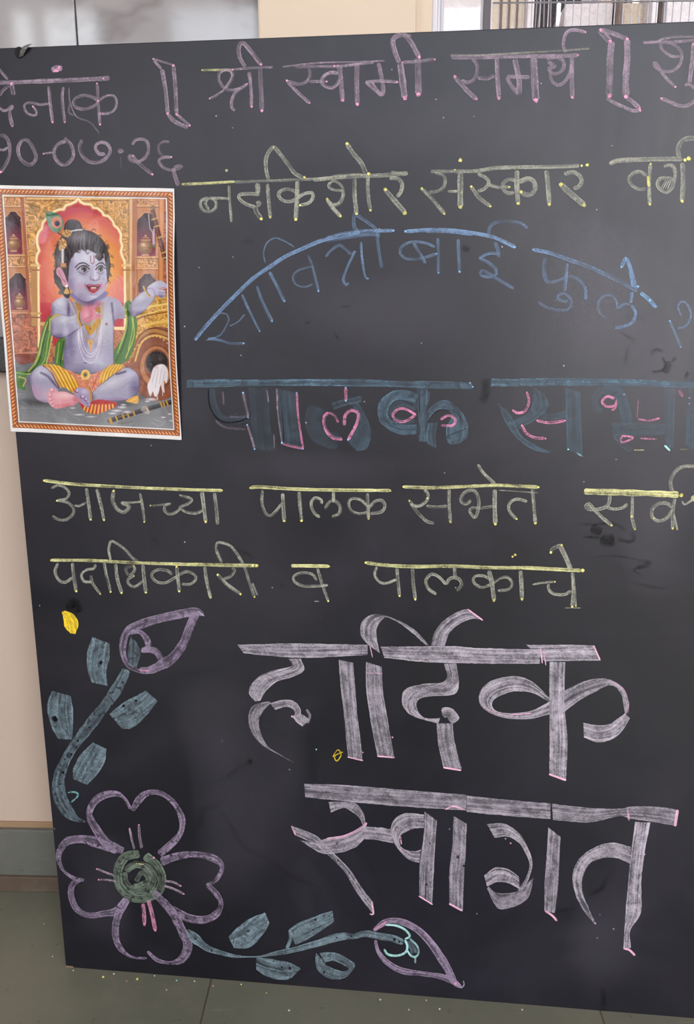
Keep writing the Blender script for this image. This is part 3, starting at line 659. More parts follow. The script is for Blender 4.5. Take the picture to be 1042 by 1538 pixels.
# ---- two lines of thin yellow writing
c = yel(.7)
c.st('P', 4.5, '58 75 200 92 400 105 600 115 800 122 985 127', '<>', YELW, 1.1).st('P', 4, '95 115 130 100 165 110 188 140 170 170 125 180', '>').st('P', 4, '125 178 180 190 210 220 205 255 170 280 130 278 100 260').st('P', 3.5, '215 205 240 208 275 190')
c.st('P', 5, '278 115 290 200 300 278', '>').st('P', 5, '332 120 350 190 370 280', '>').st('P', 5.5, '420 130 415 180 440 225 475 240 500 210 460 190', '<').st('P', 3, '455 190 510 190 560 186', '>').st('P', 4, '557 142 570 210 580 290', '>')
c.st('P', 3, '612 205 660 203 720 195', '<').st('P', 4, '715 195 690 205 685 230 710 250 745 240 770 215').st('P', 4, '762 152 825 170 810 195 760 215').st('P', 4, '760 215 800 240 850 245 885 230').st('P', 5.5, '880 135 890 210 900 290', '>').st('P', 5, '945 140 955 220 962 305')
word(c, 'first thin yellow word of the upper line')
c = yel(.7)
c.st('Q', 4.8, '290 110 330 105 500 115 700 120 995 123', '<>', YELW, 1.1).st('Q', 4, '350 122 348 180 365 235 390 250 420 225 445 190').st('Q', 5.5, '452 138 455 200 460 275', '>').st('Q', 5.5, '535 130 540 200 548 275', '>')
c.st('Q', 4.5, '640 258 610 235 595 190 615 160 645 170 650 190').st('Q', 4.5, '665 215 690 180 720 178 742 205 735 240 700 255').st('Q', 4.5, '708 130 708 180').st('Q', 4.5, '880 138 882 200 885 265', '>')
c.st('Q', 4, '885 205 845 170 800 165 785 190 800 225 840 240 880 232').st('Q', 4.5, '885 215 915 180 950 172 968 200 950 230 895 240')
word(c, 'second thin yellow word of the upper line')
c = yel(.7)
c.st('R', 4.8, '255 138 400 142 600 135 720 130 850 135 935 140', '<>', YELW, 1.05).st('R', 4.5, '630 25 660 70 715 122').st('R', 4.5, '360 152 378 175 370 210 330 235 290 225').dot('R', 375, 195, 4).st('R', 4.5, '285 208 320 260 370 310 410 322', '<').st('R', 4, '370 235 420 240 475 235')
c.st('R', 4.5, '485 150 485 230 492 315', '>').st('R', 4.5, '595 205 570 225 545 210 555 175 590 155 620 165 635 210 630 260 615 298').st('R', 4, '615 298 590 265 600 245 650 245 710 235').st('R', 6.5, '715 152 715 240 718 325', '>')
c.st('R', 4.5, '878 212 830 200 795 215 785 245 800 275 825 300', '>').st('R', 5.5, '905 152 912 230 920 322', '>').st('R', 1.5, '735 155 935 168')
word(c, 'third thin yellow word of the upper line')
c = yel(.7)
c.st('S', 9, '380 192 600 198 800 205 950 212', '', YELW, 1.15).dot('S', 965, 215, 9).st('S', 5, '535 215 530 260 510 285 460 300 405 298 390 280 410 268 440 300 490 350 545 395', '>').st('S', 4.5, '510 285 560 298 610 290 640 268').st('S', 4.5, '670 220 670 300 668 350 685 418', '>').dot('S', 666, 342, 5)
c.st('S', 5, '910 290 880 265 830 265 790 300 790 345 830 370 880 350 910 300').dot('S', 800, 352, 4).st('S', 5, '925 235 915 310 912 415', '>').st('S', 3, '920 330 940 420', '>').st('S', 5, '912 195 900 140 920 85 970 45 1060 42').st('S', 3, '968 250 985 270 1020 250 1060 222').st('S', 8, '1025 240 1060 225', '', YELW, 1.6)
word(c, 'thin yellow word at the right edge with a thick headline')
c = yel(.7)
c.st('P', 4.5, '95 490 300 492 500 502 800 512 860 513', '<', YELW, 1.05).st('Q', 5, '0 495 100 498 240 501 330 502', '', YELW, .9).dot('Q', 300, 502, 6).dot('Q', 322, 502, 6).st('P', 4.2, '130 505 115 550 135 595 170 605 205 580').st('P', 5, '205 505 212 570 225 652', '>').st('P', 4, '325 510 320 535')
c.st('P', 4, '320 535 280 540 252 565 265 600 305 605').st('P', 4, '300 570 310 610 350 665', '>').st('P', 4, '370 505 385 580 405 655', '>').st('P', 4.8, '430 510 440 590 462 660', '>').st('P', 4, '405 490 395 440 405 395 430 400 480 435 520 480 545 492')
c.st('P', 4, '525 520 530 540 505 570 485 550 485 530 525 520', '<').st('P', 4, '525 572 495 590 500 615 530 628 570 600', '<').st('P', 5, '572 515 578 580 588 658', '>').st('P', 5, '748 525 755 590 762 652', '<>').st('P', 4, '725 565 700 545 650 540 618 565 640 600 690 608 750 575')
c.st('P', 4, '755 570 800 550 840 565 848 590 820 615 775 615').st('P', 5, '895 525 905 600 925 685', '>').st('Q', 4, '145 485 120 430 118 395 135 385 185 400 220 440 260 510 285 590 310 660', '>').st('Q', 3, '300 590 325 650').st('Q', 4, '195 515 210 525 190 555 150 570').st('Q', 5, '125 548 170 595 240 645', '<>')
word(c, 'first thin yellow word of the lower line')
c = yel(.7)
c.st('Q', 5, '495 502 600 503 685 505', '>', YELW, 1.0).st('Q', 4, '625 575 600 545 550 538 510 555 515 585 560 605 620 605 680 600').st('Q', 4, '628 515 650 590 682 680', '>').st('Q', 1.6, '612 682 635 682')
word(c, 'single thin yellow letter in the lower line')
c = yel(.72)
c.st('R', 5, '65 520 150 532 300 540 500 538 700 545 850 546', '<', YELW, 1.0).st('S', 5.5, '0 650 200 660 360 668', '', YELW, .9).dot('S', 372, 668, 8).st('R', 4, '120 542 110 580 130 615 165 625 220 605').st('R', 4.5, '222 548 228 620 235 688', '>').st('R', 5, '300 550 305 630 315 705', '>')
c.st('R', 4.5, '420 680 380 650 368 610 395 580 430 590 470 630').st('R', 4.5, '470 630 490 600 530 600 548 630 525 662').st('R', 5, '512 542 515 600').st('R', 6.5, '685 560 700 620 712 710', '>').st('R', 4.2, '695 630 650 645 610 620 615 590 660 588 700 610').st('R', 4.2, '700 630 740 600 780 595 803 625 785 655 730 662')
c.dot('R', 805, 490, 5).dot('R', 818, 480, 5).st('R', 6, '845 560 850 640 852 705', '>').st('S', 3, '70 752 130 742 205 735', '>').st('S', 4.5, '165 748 170 785 200 808 260 812 300 790').st('S', 5, '310 680 315 760 308 885', '>').st('S', 3.5, '322 760 330 880', '>')
c.st('S', 7, '240 525 275 600 300 660').st('S', 5.5, '180 560 195 535 245 515', '<>').st('S', 1.2, '265 893 360 893')
word(c, 'last thin yellow word of the lower line')

# ---- the two big lilac words, drawn with the side of the chalk
c = lil()
c.lr('X', '55 222 300 215 500 218 690 222', '85 262 200 275 400 285 690 272', dens=.85).lr('Y', '30 185 300 183 400 190 600 195 652 195', '45 228 200 245 400 250 652 252', dens=.9).lr('Y', '600 178 760 178 866 180', '672 242 780 240 888 238', dens=.9)
c.lr('X', '305 290 320 325 240 345 170 370 120 420 110 460 140 498', '362 290 380 345 320 380 250 400 205 435 185 460 165 495', dens=.85).lr('X', '205 498 130 520 108 580 125 650 180 715 270 765 330 800', '218 505 185 540 160 580 165 640 200 715 270 762 330 797')
c.lr('X', '212 508 270 492 325 495 360 530 365 565', '240 540 290 525 325 535 335 560 318 572', dens=.8).lr('X', '320 572 345 600 372 620', '365 560 385 570 405 590', dens=.8).st('X', 4, '392 538 408 570 395 605', dens=.5).dot('X', 322, 572, 5)
c.lr('X', '548 295 558 420 575 560 585 680 595 770', '620 310 630 440 640 560 655 680 665 788').lr('X', '682 305 685 450 710 620 738 765', '760 330 765 450 790 600 820 772')
c.st('X', 1.8, '592 770 668 788', '', LILD, 1.8).st('X', 2.2, '738 766 822 773', '', LILD, 1.8).st('X', 1.5, '682 358 760 362', '', LILD, 1.2).st('X', 1.5, '700 220 715 285', '', LILD, 1.3).dot('X', 812, 674, 4).dot('X', 667, 748, 3)
c.lr('X', '690 220 660 180 655 130 680 90 740 72 830 98 920 150 990 225', '750 262 735 190 735 140 760 100 785 88 850 118 915 170 975 222', dens=.8).lr('Y', '228 180 240 130 280 80 340 45 372 38', '280 182 300 130 340 95 390 75 430 82', dens=.75).st('Y', 2, '370 38 430 82', '', LILD, 1.8)
c.lr('Y', '278 252 290 300 270 325 200 330 130 350 112 390 125 430 165 460 255 485', '325 250 335 310 330 360 300 375 230 378 180 390 170 420 185 450 210 465 262 465', dens=.85).st('Y', 15, '270 445 298 442 325 478', dens=.75).lr('Y', '248 485 255 560 275 655', '312 485 320 560 347 662').st('Y', 2.6, '275 657 345 668', '', LILD, 1.9)
c.lr('Y', '690 245 690 400 690 550 690 685', '752 245 748 400 760 550 755 705', dens=.95).st('Y', 2.8, '688 683 755 707', '', LILD, 1.9).lr('Y', '690 385 620 320 550 300 460 320 415 370 430 425 500 460 600 468 690 450', '690 400 620 365 550 360 490 380 465 405 480 435 540 445 620 435 690 400', dens=.9)
c.lr('Y', '700 390 780 340 860 312 930 315 980 350 1000 400 1000 440', '730 455 800 400 870 360 930 335 970 370 980 420 985 450').lr('Y', '985 445 930 485 880 492 822 482', '1005 465 960 530 890 560 825 540', dens=.95)
c.st('Y', 2.2, '862 180 888 238', '', LILD, 1.8).st('Y', 1.5, '655 192 662 250', '', LILD, 1.6).st('Y', 1.3, '668 195 676 258', '', LILD, 1.2).dot('Y', 693, 508, 4).st('Y', 1.6, '930 318 980 352 998 410 985 450', '', LILD, 1.1).st('Y', 1.5, '440 430 520 450 620 445', '', LILD, 1.1)
c.st('X', 1.5, '520 770 545 735 560 760 540 790 530 765 570 745', '', YSOL, 1.2).dot('X', 525, 765, 3, YSOL).dot('X', 440, 733, 2.5, CYA)
word(c, 'upper big lilac word')
c = lil()
c.lr('Z', '120 55 300 60 500 75 700 92 912 108', '125 120 300 138 500 158 700 172 912 184').lr('ZZ', '2 75 200 95 385 110', '2 150 200 168 385 182').lr('ZZ', '392 112 550 130 700 135 750 125 860 125 965 138', '396 185 560 197 700 168 745 178 850 195 955 212').st('ZZ', 4, '966 140 955 215', '', LILD, 1.9).st('ZZ', 2.5, '738 138 744 188', '', LILD, 1.5)
c.lr('Z', '240 145 330 143 380 158 412 205 418 250', '250 195 310 172 350 190 385 215 408 258', dens=.85).st('Z', 4, '425 245 400 270 320 310 230 325', dens=1.1, col=LILD).lr('Z', '400 268 330 306 230 322 170 340 95 330', '412 325 370 365 290 392 200 392 92 325', dens=.8)
c.lr('Z', '55 258 180 310 260 390 340 470 400 560 457 632', '75 305 170 350 250 415 320 490 380 590 457 692').lr('Z', '400 262 470 268 540 275', '413 325 480 330 556 345', dens=.8).lr('Z', '705 205 620 198 565 225 542 280 560 340', '705 270 650 275 600 300 585 320 590 360', dens=.85)
c.lr('Z', '545 290 560 345 600 400 640 430 682 440', '585 355 610 375 640 382 665 384 690 375', dens=.85).lr('Z', '708 190 705 300 685 450 682 605', '768 235 760 350 755 450 745 645').lr('Z', '850 212 845 350 830 480 828 640', '914 250 908 400 900 520 895 675')
c.st('Z', 2, '680 603 748 645', '', LILD, 1.9).st('Z', 2.6, '828 640 893 675', '', LILD, 1.9).st('Z', 2.2, '58 260 78 305', '', LILD, 1.5).st('Z', 2.2, '440 690 458 690 450 630', '', LILD, 1.7).st('Z', 2.2, '810 180 850 165 905 182', '', LILD, 1.3).st('Z', 2, '590 310 595 350', '', LILD, 1.4).st('Z', 2, '580 365 610 390', '', LILD, 1.2)
for x, y, w in ((280, 345, 5), (340, 490, 4), (285, 430, 4), (735, 345, 4), (740, 475, 4), (717, 545, 5), (870, 412, 7), (900, 455, 5)): c.dot('Z', x, y, w, DARK, 1.6)
c.lr('ZZ', '95 205 170 202 240 245 285 320 302 390 280 470 242 512', '130 268 190 262 240 290 272 340 290 395 268 460 235 505', dens=.9).lr('ZZ', '285 470 240 510 170 522 125 512 102 490', '308 450 280 545 200 588 140 585 95 500').lr('ZZ', '82 440 130 405 190 410 240 445', '95 490 140 470 190 475 245 502', dens=.95)
c.lr('ZZ', '375 220 368 350 358 470 357 600', '430 262 425 380 420 480 405 612').st('ZZ', 3, '360 600 395 625 415 648', '', LILD, 1.8).lr('ZZ', '752 310 670 290 590 310 520 360 487 430 495 510 530 590 590 665', '750 388 690 360 620 360 565 385 535 440 530 510 560 590 592 660', dens=.9)
c.lr('ZZ', '772 195 755 330 740 480 728 620 718 778', '842 198 815 340 800 480 798 610 750 690 752 770', dens=1.0).st('ZZ', 3, '722 775 745 780 772 806', '', LILD, 1.9).dot('ZZ', 815, 342, 4, LILD).dot('ZZ', 590, 658, 4).dot('ZZ', 203, 292, 4)
word(c, 'lower big lilac word')

# ---- drawings
fl = Chalk(GRN, YELW, .7, hole=.9)
fl.st('U', 13, '520 415 440 435 400 510 410 600 470 655 550 665 625 625 645 560 615 480 550 425', dens=.8).st('U', 11, '440 510 500 475 570 500 595 570 560 615 490 615 440 580 432 520', dens=.75).st('U', 7, '500 570 535 520 570 560 520 590 480 600', dens=.8)
fl.st('U', 2.2, '420 530 450 475 510 460 580 475 630 540', col=DARK, dens=1.1).st('U', 2, '470 560 490 600', col=DARK, dens=1).st('U', 1.5, '500 470 545 475', '', YELW, 1.0)
flower = fl.build('chalk_flower', board, 'chalk flower with a green centre')
def petal(*rows):
    q = Chalk(VIO, PINKD, .72, hole=.9)
    for r in rows: q.sw('U', r)
    q.build('petal', flower)
petal('430 400 12 340 360 14 280 280 13 240 200 10 265 130 11 320 90 11 390 80 8 440 110 4 470 165 5', '480 175 6 520 110 11 570 75 8 640 78 7 710 130 7 755 210 9 755 280 8 720 340 10 630 420 11')
petal('400 400 10 300 360 16 210 335 12 120 345 12 75 400 9 70 450 7 95 510 4 150 550 6 210 565 5', '190 560 6 145 590 9 140 660 9 175 730 9 240 760 8 320 750 9 390 735 11 450 670 12')
petal('640 460 14 740 428 11 840 420 9 940 445 11 980 490 7 950 560 6 895 590 4', '895 585 7 950 640 8 975 700 7 940 760 10 870 785 11 780 770 12 700 720 10')
petal('450 670 12 400 760 11 385 860 10 410 940 8 470 990 4 560 1002 4', '565 960 5 620 1010 6 700 1025 5 760 1000 13 790 930 14 760 850 13 700 740 12 600 630 10')
for w, t in ((3.5, '465 275 478 340 492 390'), (4.2, '517 255 520 320 532 385'), (3, '282 500 330 520 380 538'), (2.6, '292 560 340 562 390 570'), (3.5, '660 568 710 575 750 595'), (3.5, '660 595 710 612 768 640'), (5.5, '540 695 545 750 548 810'), (6, '570 675 590 750 608 842')):
    Chalk(PINK if w < 5 else PINKD, HOT, 1.15).st('U', w, t, '<' if t[:3] in ('465', '517', '282', '292') else '>', dens=.9).build('stamen_line', flower, 'short pink line')
Chalk(HOT).dot('U', 600, 437, 5).build('stamen_line', flower, 'pink dab')

v = Chalk(TEAL, TEALD, .56, hole=1.0)
v.sw('T', '520 420 12 500 470 14 450 560 17 400 630 16 330 720 16 260 810 16 200 890 14 150 980 15 115 1080 18 120 1180 20 165 1270 20 220 1320 9 275 1338 2').st('T', 2.5, '170 1160 215 1160 230 1180 190 1220', '', TEALD, 1.0)
for x, y in ((430, 640), (360, 700), (300, 770), (230, 850), (190, 930), (140, 1040), (120, 1110), (150, 960), (500, 500), (220, 890)): v.dot('T', x, y, 4 + (x % 3), DARK, 1.45)
vine = v.build('chalk_vine', board, 'teal chalk vine climbing the left edge')
def leaf(parent, crop, L, R, dens=.78, holes=(), col=TEAL, label=None, extra=()):
    q = Chalk(col, TEALD, dens*.92, hole=.55); q.lr(crop, L, R)
    for e in extra: q.st(crop, *e)
    for h in holes: q.dot(crop, h[0], h[1], h[2], DARK, 1.8)
    q.build('leaf', parent)
leaf(vine, 'T', '315 225 285 330 290 430 315 500', '420 265 418 360 400 440 408 520', .75, ((368, 380, 8), (390, 260, 3)))
leaf(vine, 'T', '75 550 45 640 70 760 110 838', '185 580 200 660 200 760 195 845', .75, ((90, 718, 13), (100, 725, 9)))
leaf(vine, 'T', '640 550 560 590 490 630 420 690', '708 610 640 700 560 770 495 778', .75, ((580, 610, 6), (505, 640, 6)))
leaf(vine, 'T', '320 860 250 930 205 1010 200 1080', '402 900 390 980 340 1060 285 1115', .8)
q = Chalk(VIO, PINKD, .7, hole=.7)
q.sw('T', '985 90 5 940 75 12 880 82 13 720 115 13 610 150 14 530 190 12 502 260 11 505 340 9 540 405 6 620 435 6 700 435 4').sw('T', '940 75 13 900 170 13 860 270 13 800 350 14 740 390 15 660 425 11 600 420 6').sw('T', '540 205 4 600 195 6 645 240 9 650 290 9 610 305 5').sw('T', '610 310 5 680 305 10 720 340 9 725 385 7')
q.st('T', 2.5, '600 425 660 430', '', PINKD, 1.2).st('T', 2, '950 70 990 100', '', LIL, 1)
q.lr('T', '545 220 530 320 540 400', '585 260 605 330 580 415', dens=.45, col=TEAL); q.build('bud', vine, 'violet bud')

v = Chalk(TEAL, TEALD, .85)
v.sw('V', '45 195 6 90 240 15 130 275 11 180 310 9 260 335 7 340 355 5 430 360 2 520 355 3 620 335 7 720 315 8 840 282 9 960 250 10 1042 230 9').sw('W', '0 290 8 100 250 10 180 232 11 260 232 8 330 215 10 420 232 11 500 245 10 565 272 9', dens=.75)
for x, y in ((100, 245), (200, 320)): v.dot('V', x, y, 4, DARK, 1.6)
for x, y, w in ((240, 232, 4), (510, 250, 6), (540, 265, 5), (150, 240, 3)): v.dot('W', x, y, w, DARK, 1.6)
vine2 = v.build('chalk_vine', board, 'teal chalk vine running along the bottom')
leaf(vine2, 'V', '535 85 440 120 360 180 305 235', '562 150 520 220 440 300 340 306', 1.0, ((430, 200, 5),))
leaf(vine2, 'V', '955 70 840 110 740 150 678 195', '965 140 880 200 800 250 725 285', .9, ((850, 128, 5), (835, 192, 3)), extra=((5, '690 195 692 250 670 310'),))
leaf(vine2, 'V', '480 362 580 375 680 395 755 430', '478 440 560 490 680 500 757 434', .85, ((690, 432, 6), (640, 425, 4)))
leaf(vine2, 'W', '40 335 130 332 220 372 262 412 215 482 150 502 90 490 35 450 15 390 20 335', '75 395 130 385 190 412 225 436 190 452 150 442 110 425 85 415 75 402 76 396', .85, ((70, 455, 5),))
q = Chalk(VIO, PINKD, .9)
q.sw('W', '380 195 5 440 150 9 500 133 8 580 150 10 660 195 10 730 265 11 790 350 12 840 430 12 885 520 9 930 555 2').sw('W', '390 255 4 410 330 6 470 400 9 560 448 9 680 465 7 800 483 8 870 510 10 930 552 3').st('W', 2, '930 555 945 535 940 510').dot('W', 890, 525, 6).st('W', 2.5, '385 195 460 140', '', PINKD, 1)
for w, t in ((3, '455 160 520 165 575 190 605 230 575 250'), (3.4, '445 312 470 345 530 352 580 330 590 290 575 255'), (3, '605 245 650 290 660 335 640 360 610 350 590 320'), (2.5, '640 355 640 400')): q.st('W', w, t, '', CYA, 1.45)
q.lr('W', '585 260 600 300 615 340', '615 260 640 300 650 335', dens=.5, col=TEAL); q.build('bud', vine2, 'violet bud with a pale cyan curl')

q = Chalk(YSOL, YSOL, 1.75); q.lr('T', '132 76 142 112 152 168 186 204', '152 68 204 92 234 146 214 208'); q.st('T', 3, '135 75 150 95').build('chalk_smear', board, 'solid yellow chalk patch') if False else None
q.build('chalk_smear', board, 'solid yellow chalk patch')
q = Chalk(srgb(178, 176, 180), None, 1.5)
r2 = random.Random(3)
for k in range(46):
    q.dot('PX', r2.uniform(40, 1040), r2.uniform(90, 1420), r2.uniform(.2, .5), None, r2.uniform(1.3, 1.6))
q.build('chalk_specks', board)['kind'] = 'stuff'

# ------------------------------------------------------------------ devotional print: the picture is painted into the sheet's own ink colours
class Ink:
    """small raster painter, coordinates as read off the photo"""
    def __init__(s, x0, y0, x1, y1, k):
        s.x0, s.y0, s.k = x0, y0, k; s.w, s.h = int((x1-x0)*k), int((y1-y0)*k)
        s.a = np.zeros((s.h, s.w, 3), np.float32); s.clip = None
        s.X, s.Y = np.meshgrid(x0+(np.arange(s.w)+.5)/k, y0+(np.arange(s.h)+.5)/k); s.X = s.X.astype(np.float32); s.Y = s.Y.astype(np.float32)
        s.rng = np.random.default_rng(2)
    def win(s, x0, y0, x1, y1):
        c = lambda v, m: int(min(max(v, 0), m))
        return slice(c((y0-s.y0)*s.k, s.h), c((y1-s.y0)*s.k+1, s.h)), slice(c((x0-s.x0)*s.k, s.w), c((x1-s.x0)*s.k+1, s.w))
    def put(s, sl, m, col, tex=None):
        if s.clip is not None: m = m*s.clip[sl]
        m = m[..., None]; c = np.asarray(col, np.float32)
        if tex is not None: c = c*tex[..., None]
        s.a[sl] = s.a[sl]*(1-m) + c*m
    @staticmethod
    def smooth(p, closed):
        p = np.asarray(p, float)
        if closed:
            q = np.vstack([p[-1:], p, p[:2]]); o = []
            for i in range(1, len(q)-2):
                t = np.linspace(0, 1, 8, endpoint=False)[:, None]
                o.append(0.5*(2*q[i]+(q[i+1]-q[i-1])*t+(2*q[i-1]-5*q[i]+4*q[i+1]-q[i+2])*t**2+(3*q[i]-q[i-1]-3*q[i+1]+q[i+2])*t**3))
            return np.vstack(o)
        return catmull(p, 1.2)
    def pts(s, t): return np.array([float(v) for v in t.split()]).reshape(-1, 2) if isinstance(t, str) else np.asarray(t, float)
    def seg(s, p, X, Y, closed):
        d = np.full(X.shape, 1e9, np.float32)
        n = len(p)
        for i in range(n if closed else n-1):
            a, b = p[i], p[(i+1) % n]; e = b-a; L = max(float(e@e), 1e-9)
            t = np.clip(((X-a[0])*e[0]+(Y-a[1])*e[1])/L, 0, 1)
            d = np.minimum(d, (X-a[0]-t*e[0])**2+(Y-a[1]-t*e[1])**2)
        return np.sqrt(d)
    def mask(s, t, soft=0.5, curve=True):
        p = s.pts(t)
        if curve: p = s.smooth(p, True)
        m = soft+1; sl = s.win(p[:, 0].min()-m, p[:, 1].min()-m, p[:, 0].max()+m, p[:, 1].max()+m)
        X, Y = s.X[sl], s.Y[sl]; ins = np.zeros(X.shape, bool); n = len(p)
        for i in range(n):
            a, b = p[i], p[(i+1) % n]
            if a[1] == b[1]: continue
            c = ((a[1] > Y) != (b[1] > Y)) & (X < (b[0]-a[0])*(Y-a[1])/(b[1]-a[1])+a[0]); ins ^= c
        d = s.seg(p, X, Y, True); d = np.where(ins, d, -d)
        return sl, np.clip(d/soft+0.5, 0, 1).astype(np.float32)
    def poly(s, t, col, soft=0.5, curve=True, alpha=1.0, tex=None):
        sl, m = s.mask(t, soft, curve); s.put(sl, m*alpha, col, None if tex is None else tex[sl]); return s
    def within(s, t, curve=True):
        sl, m = s.mask(t, 0.5, curve); f = np.zeros((s.h, s.w), np.float32); f[sl] = m; s.clip = f; return s
    def free(s): s.clip = None; return s
    def line(s, t, w, col, alpha=1.0, soft=0.5, curve=True):
        p = s.pts(t)
        if curve and len(p) > 2: p = s.smooth(p, False)
        m = w+soft+1; sl = s.win(p[:, 0].min()-m, p[:, 1].min()-m, p[:, 0].max()+m, p[:, 1].max()+m)
        d = s.seg(p, s.X[sl], s.Y[sl], False); s.put(sl, np.clip((w/2-d)/soft+0.5, 0, 1)*alpha, col); return s
    def blob(s, x, y, rx, ry, col, alpha=1.0, ang=0.0, power=1.0, hard=False):
        r = max(rx, ry)*1.05; sl = s.win(x-r, y-r, x+r, y+r); X, Y = s.X[sl]-x, s.Y[sl]-y; c, n = math.cos(math.radians(ang)), math.sin(math.radians(ang))
        d = np.sqrt(((X*c+Y*n)/rx)**2+((-X*n+Y*c)/ry)**2)
        m = np.clip((1-d)*min(rx, ry)/0.6+0.0, 0, 1) if hard else np.clip(1-d, 0, 1)**power
        s.put(sl, m*alpha, col); return s
    def rect(s, x0, y0, x1, y1, col, alpha=1.0, tex=None): return s.poly(((x0, y0), (x1, y0), (x1, y1), (x0, y1)), col, 0.4, False, alpha, tex)
pic = Ink(-12, 274, 280, 668, 2.6)
def cnoise(sc, seed, oct=3):
    """smooth value noise over the picture"""
    r = np.random.default_rng(seed); out = np.zeros((pic.h, pic.w), np.float32); amp = 1.0
    for o in range(oct):
        gsz = r.random((int(400/sc)+4, int(300/sc)+4)).astype(np.float32); u = (pic.X+12)/sc; v = (pic.Y-274)/sc; i, j = v.astype(int), u.astype(int); fu, fv = u-j, v-i
        fu = fu*fu*(3-2*fu); fv = fv*fv*(3-2*fv)
        out += amp*((gsz[i, j]*(1-fu)+gsz[i, j+1]*fu)*(1-fv)+(gsz[i+1, j]*(1-fu)+gsz[i+1, j+1]*fu)*fv); amp *= .5; sc /= 2
    return out/out.max()
nA, nB, nC = cnoise(7, 1, 2), cnoise(9, 2, 2), cnoise(20, 3, 2)
carve = (0.78 + 0.30*np.abs(np.sin(nC*30)) + 0.12*np.sin(nB*26)).astype(np.float32)      # scroll carving
fine = (0.9 + 0.2*np.sin(pic.Y*2.1)*np.sin(pic.X*2.3)).astype(np.float32)
P_ = pic
P_.a[:] = (206, 148, 96)
P_.rect(-12, 274, 280, 668, (204, 140, 90), 1, 0.92+0.12*nC)
# stone floor
for i in range(14):
    y = 536+i*9; P_.rect(-12, y, 280, y+110, tuple(np.array((104, 106, 112))*(1-i/13)+np.array((158, 160, 162))*(i/13)))
P_.rect(-12, 536, 280, 668, (130, 132, 138), .25, 0.8+0.4*nC)
# carved architecture
P_.poly('8 468 75 468 80 540 22 542', (188, 110, 76), .6, False, 1, carve*1.02).poly('20 532 80 530 82 541 30 548', (150, 70, 52), 1, False)
P_.line('14 470 76 470', 2, (226, 160, 112)).line('16 478 76 477', 1.2, (140, 76, 52)).line('18 531 80 529', 1.5, (222, 150, 110)).line('14 466 60 466', 1, (150, 86, 56))
P_.poly('160 520 260 520 260 552 160 552', (176, 102, 72), .6, False, 1, carve)
for a, bx in (((5, 297), (34, 310)), ((9, 384), (39, 401))): P_.rect(*a, *bx, (214, 156, 102), 1, carve)
P_.poly('6 312 34 312 40 384 9 384', (208, 144, 92), .5, False); P_.poly('8 402 40 402 46 468 15 468', (206, 140, 88), .5, False)
for yy, dx in ((296, 0), (311, 1), (384, 7), (401, 8)): P_.line(((5+dx, yy), (38+dx*.6, yy)), 1.6, (236, 186, 132)).line(((5+dx, yy+1.6), (38+dx*.6, yy+1.6)), 0.9, (132, 76, 46))
def niche(cx, y0, y1, w, skew=0.0):
    pl = [(cx-w+skew, y1), (cx-w, y0+14)] + [(cx-w+0.6+2*w*t/6 + (0.0), y0+12-13*math.sin(math.pi*min(max(t/6, .04), .96))**.8 + (1.2 if t % 2 else 0)) for t in range(7)] + [(cx+w, y0+14), (cx+w+skew, y1)]
    P_.poly(pl, (72, 38, 52), .6, False); P_.within(pl, False)
    for i in range(8): P_.rect(cx-30, y0+22+i*4.4, cx+30, y1, (156, 46, 78), .26)
    P_.blob(cx-4, y0+22, 11, 16, (150, 130, 138), .4); P_.free(); P_.line(pl[1:-1], 1.1, (232, 178, 122), .9)
def pot(cx, cy, r):
    P_.blob(cx, cy, r, r*.93, (150, 102, 62), 1, hard=True).blob(cx-r*.15, cy-r*.2, r*.8, r*.75, (214, 168, 112), .95).blob(cx-r*.3, cy-r*.35, r*.4, r*.3, (246, 220, 170), .9)
    P_.line(((cx-r*.55, cy-r*.95), (cx+r*.55, cy-r*.95)), 2, (206, 160, 104)).line(((cx-r*.35, cy-r*1.25), (cx+r*.35, cy-r*1.25)), 2, (180, 128, 80)).blob(cx, cy-r*1.5, 2, 2, (214, 170, 116), 1, hard=True)
    P_.line(((cx-r*.9, cy+.5), (cx+r*.9, cy+.5)), .9, (140, 92, 54), .7).line(((cx-r*.4, cy+r), (cx+r*.4, cy+r)), 2, (220, 176, 120))
niche(21, 318, 382, 12, 2); pot(22, 368, 9.5); niche(28, 410, 466, 12.5, 3); pot(31, 455, 8.5)
P_.poly('33 298 38 298 50 490 45 490', (184, 104, 74), .5, False).poly('38 298 47 298 58 490 50 490', (216, 164, 104), .5, False, 1, carve).line('47.5 298 58.5 490', 1, (128, 76, 44)).line('38 298 50 490', .8, (240, 196, 140))
# right bays
P_.rect(204, 297, 256, 520, (210, 140, 88)); P_.rect(205, 299, 232, 308, (208, 148, 94), 1, carve)
for yy in (297, 310, 387, 404): P_.line(((204, yy), (240, yy)), 1.6, (240, 186, 128)).line(((204, yy+1.7), (240, yy+1.7)), .9, (138, 78, 46))
P_.rect(208, 389, 238, 402, (222, 164, 104), 1, carve); niche(221, 320, 385, 14); pot(219.5, 372, 11.5); niche(222, 411, 440, 13)
P_.blob(224, 424, 13, 14, (116, 100, 104), .9, power=.5)
P_.rect(194, 297, 200, 470, (226, 172, 106), 1, fine).rect(200, 297, 205, 480, (192, 116, 76)).line('194 297 195 470', .8, (136, 80, 46)).line('206 297 208 470', .8, (150, 86, 52)).rect(196.5, 300, 199, 470, (244, 204, 140), .7)
P_.rect(240, 297, 246, 440, (226, 152, 92)).rect(247, 297, 254, 450, (188, 104, 64), 1, carve).line('240 297 240 440', .8, (140, 76, 44))
P_.line('230 316 249 388', 7, (112, 52, 42)).line('229 318 248 388', 1.4, (176, 112, 92), .8)
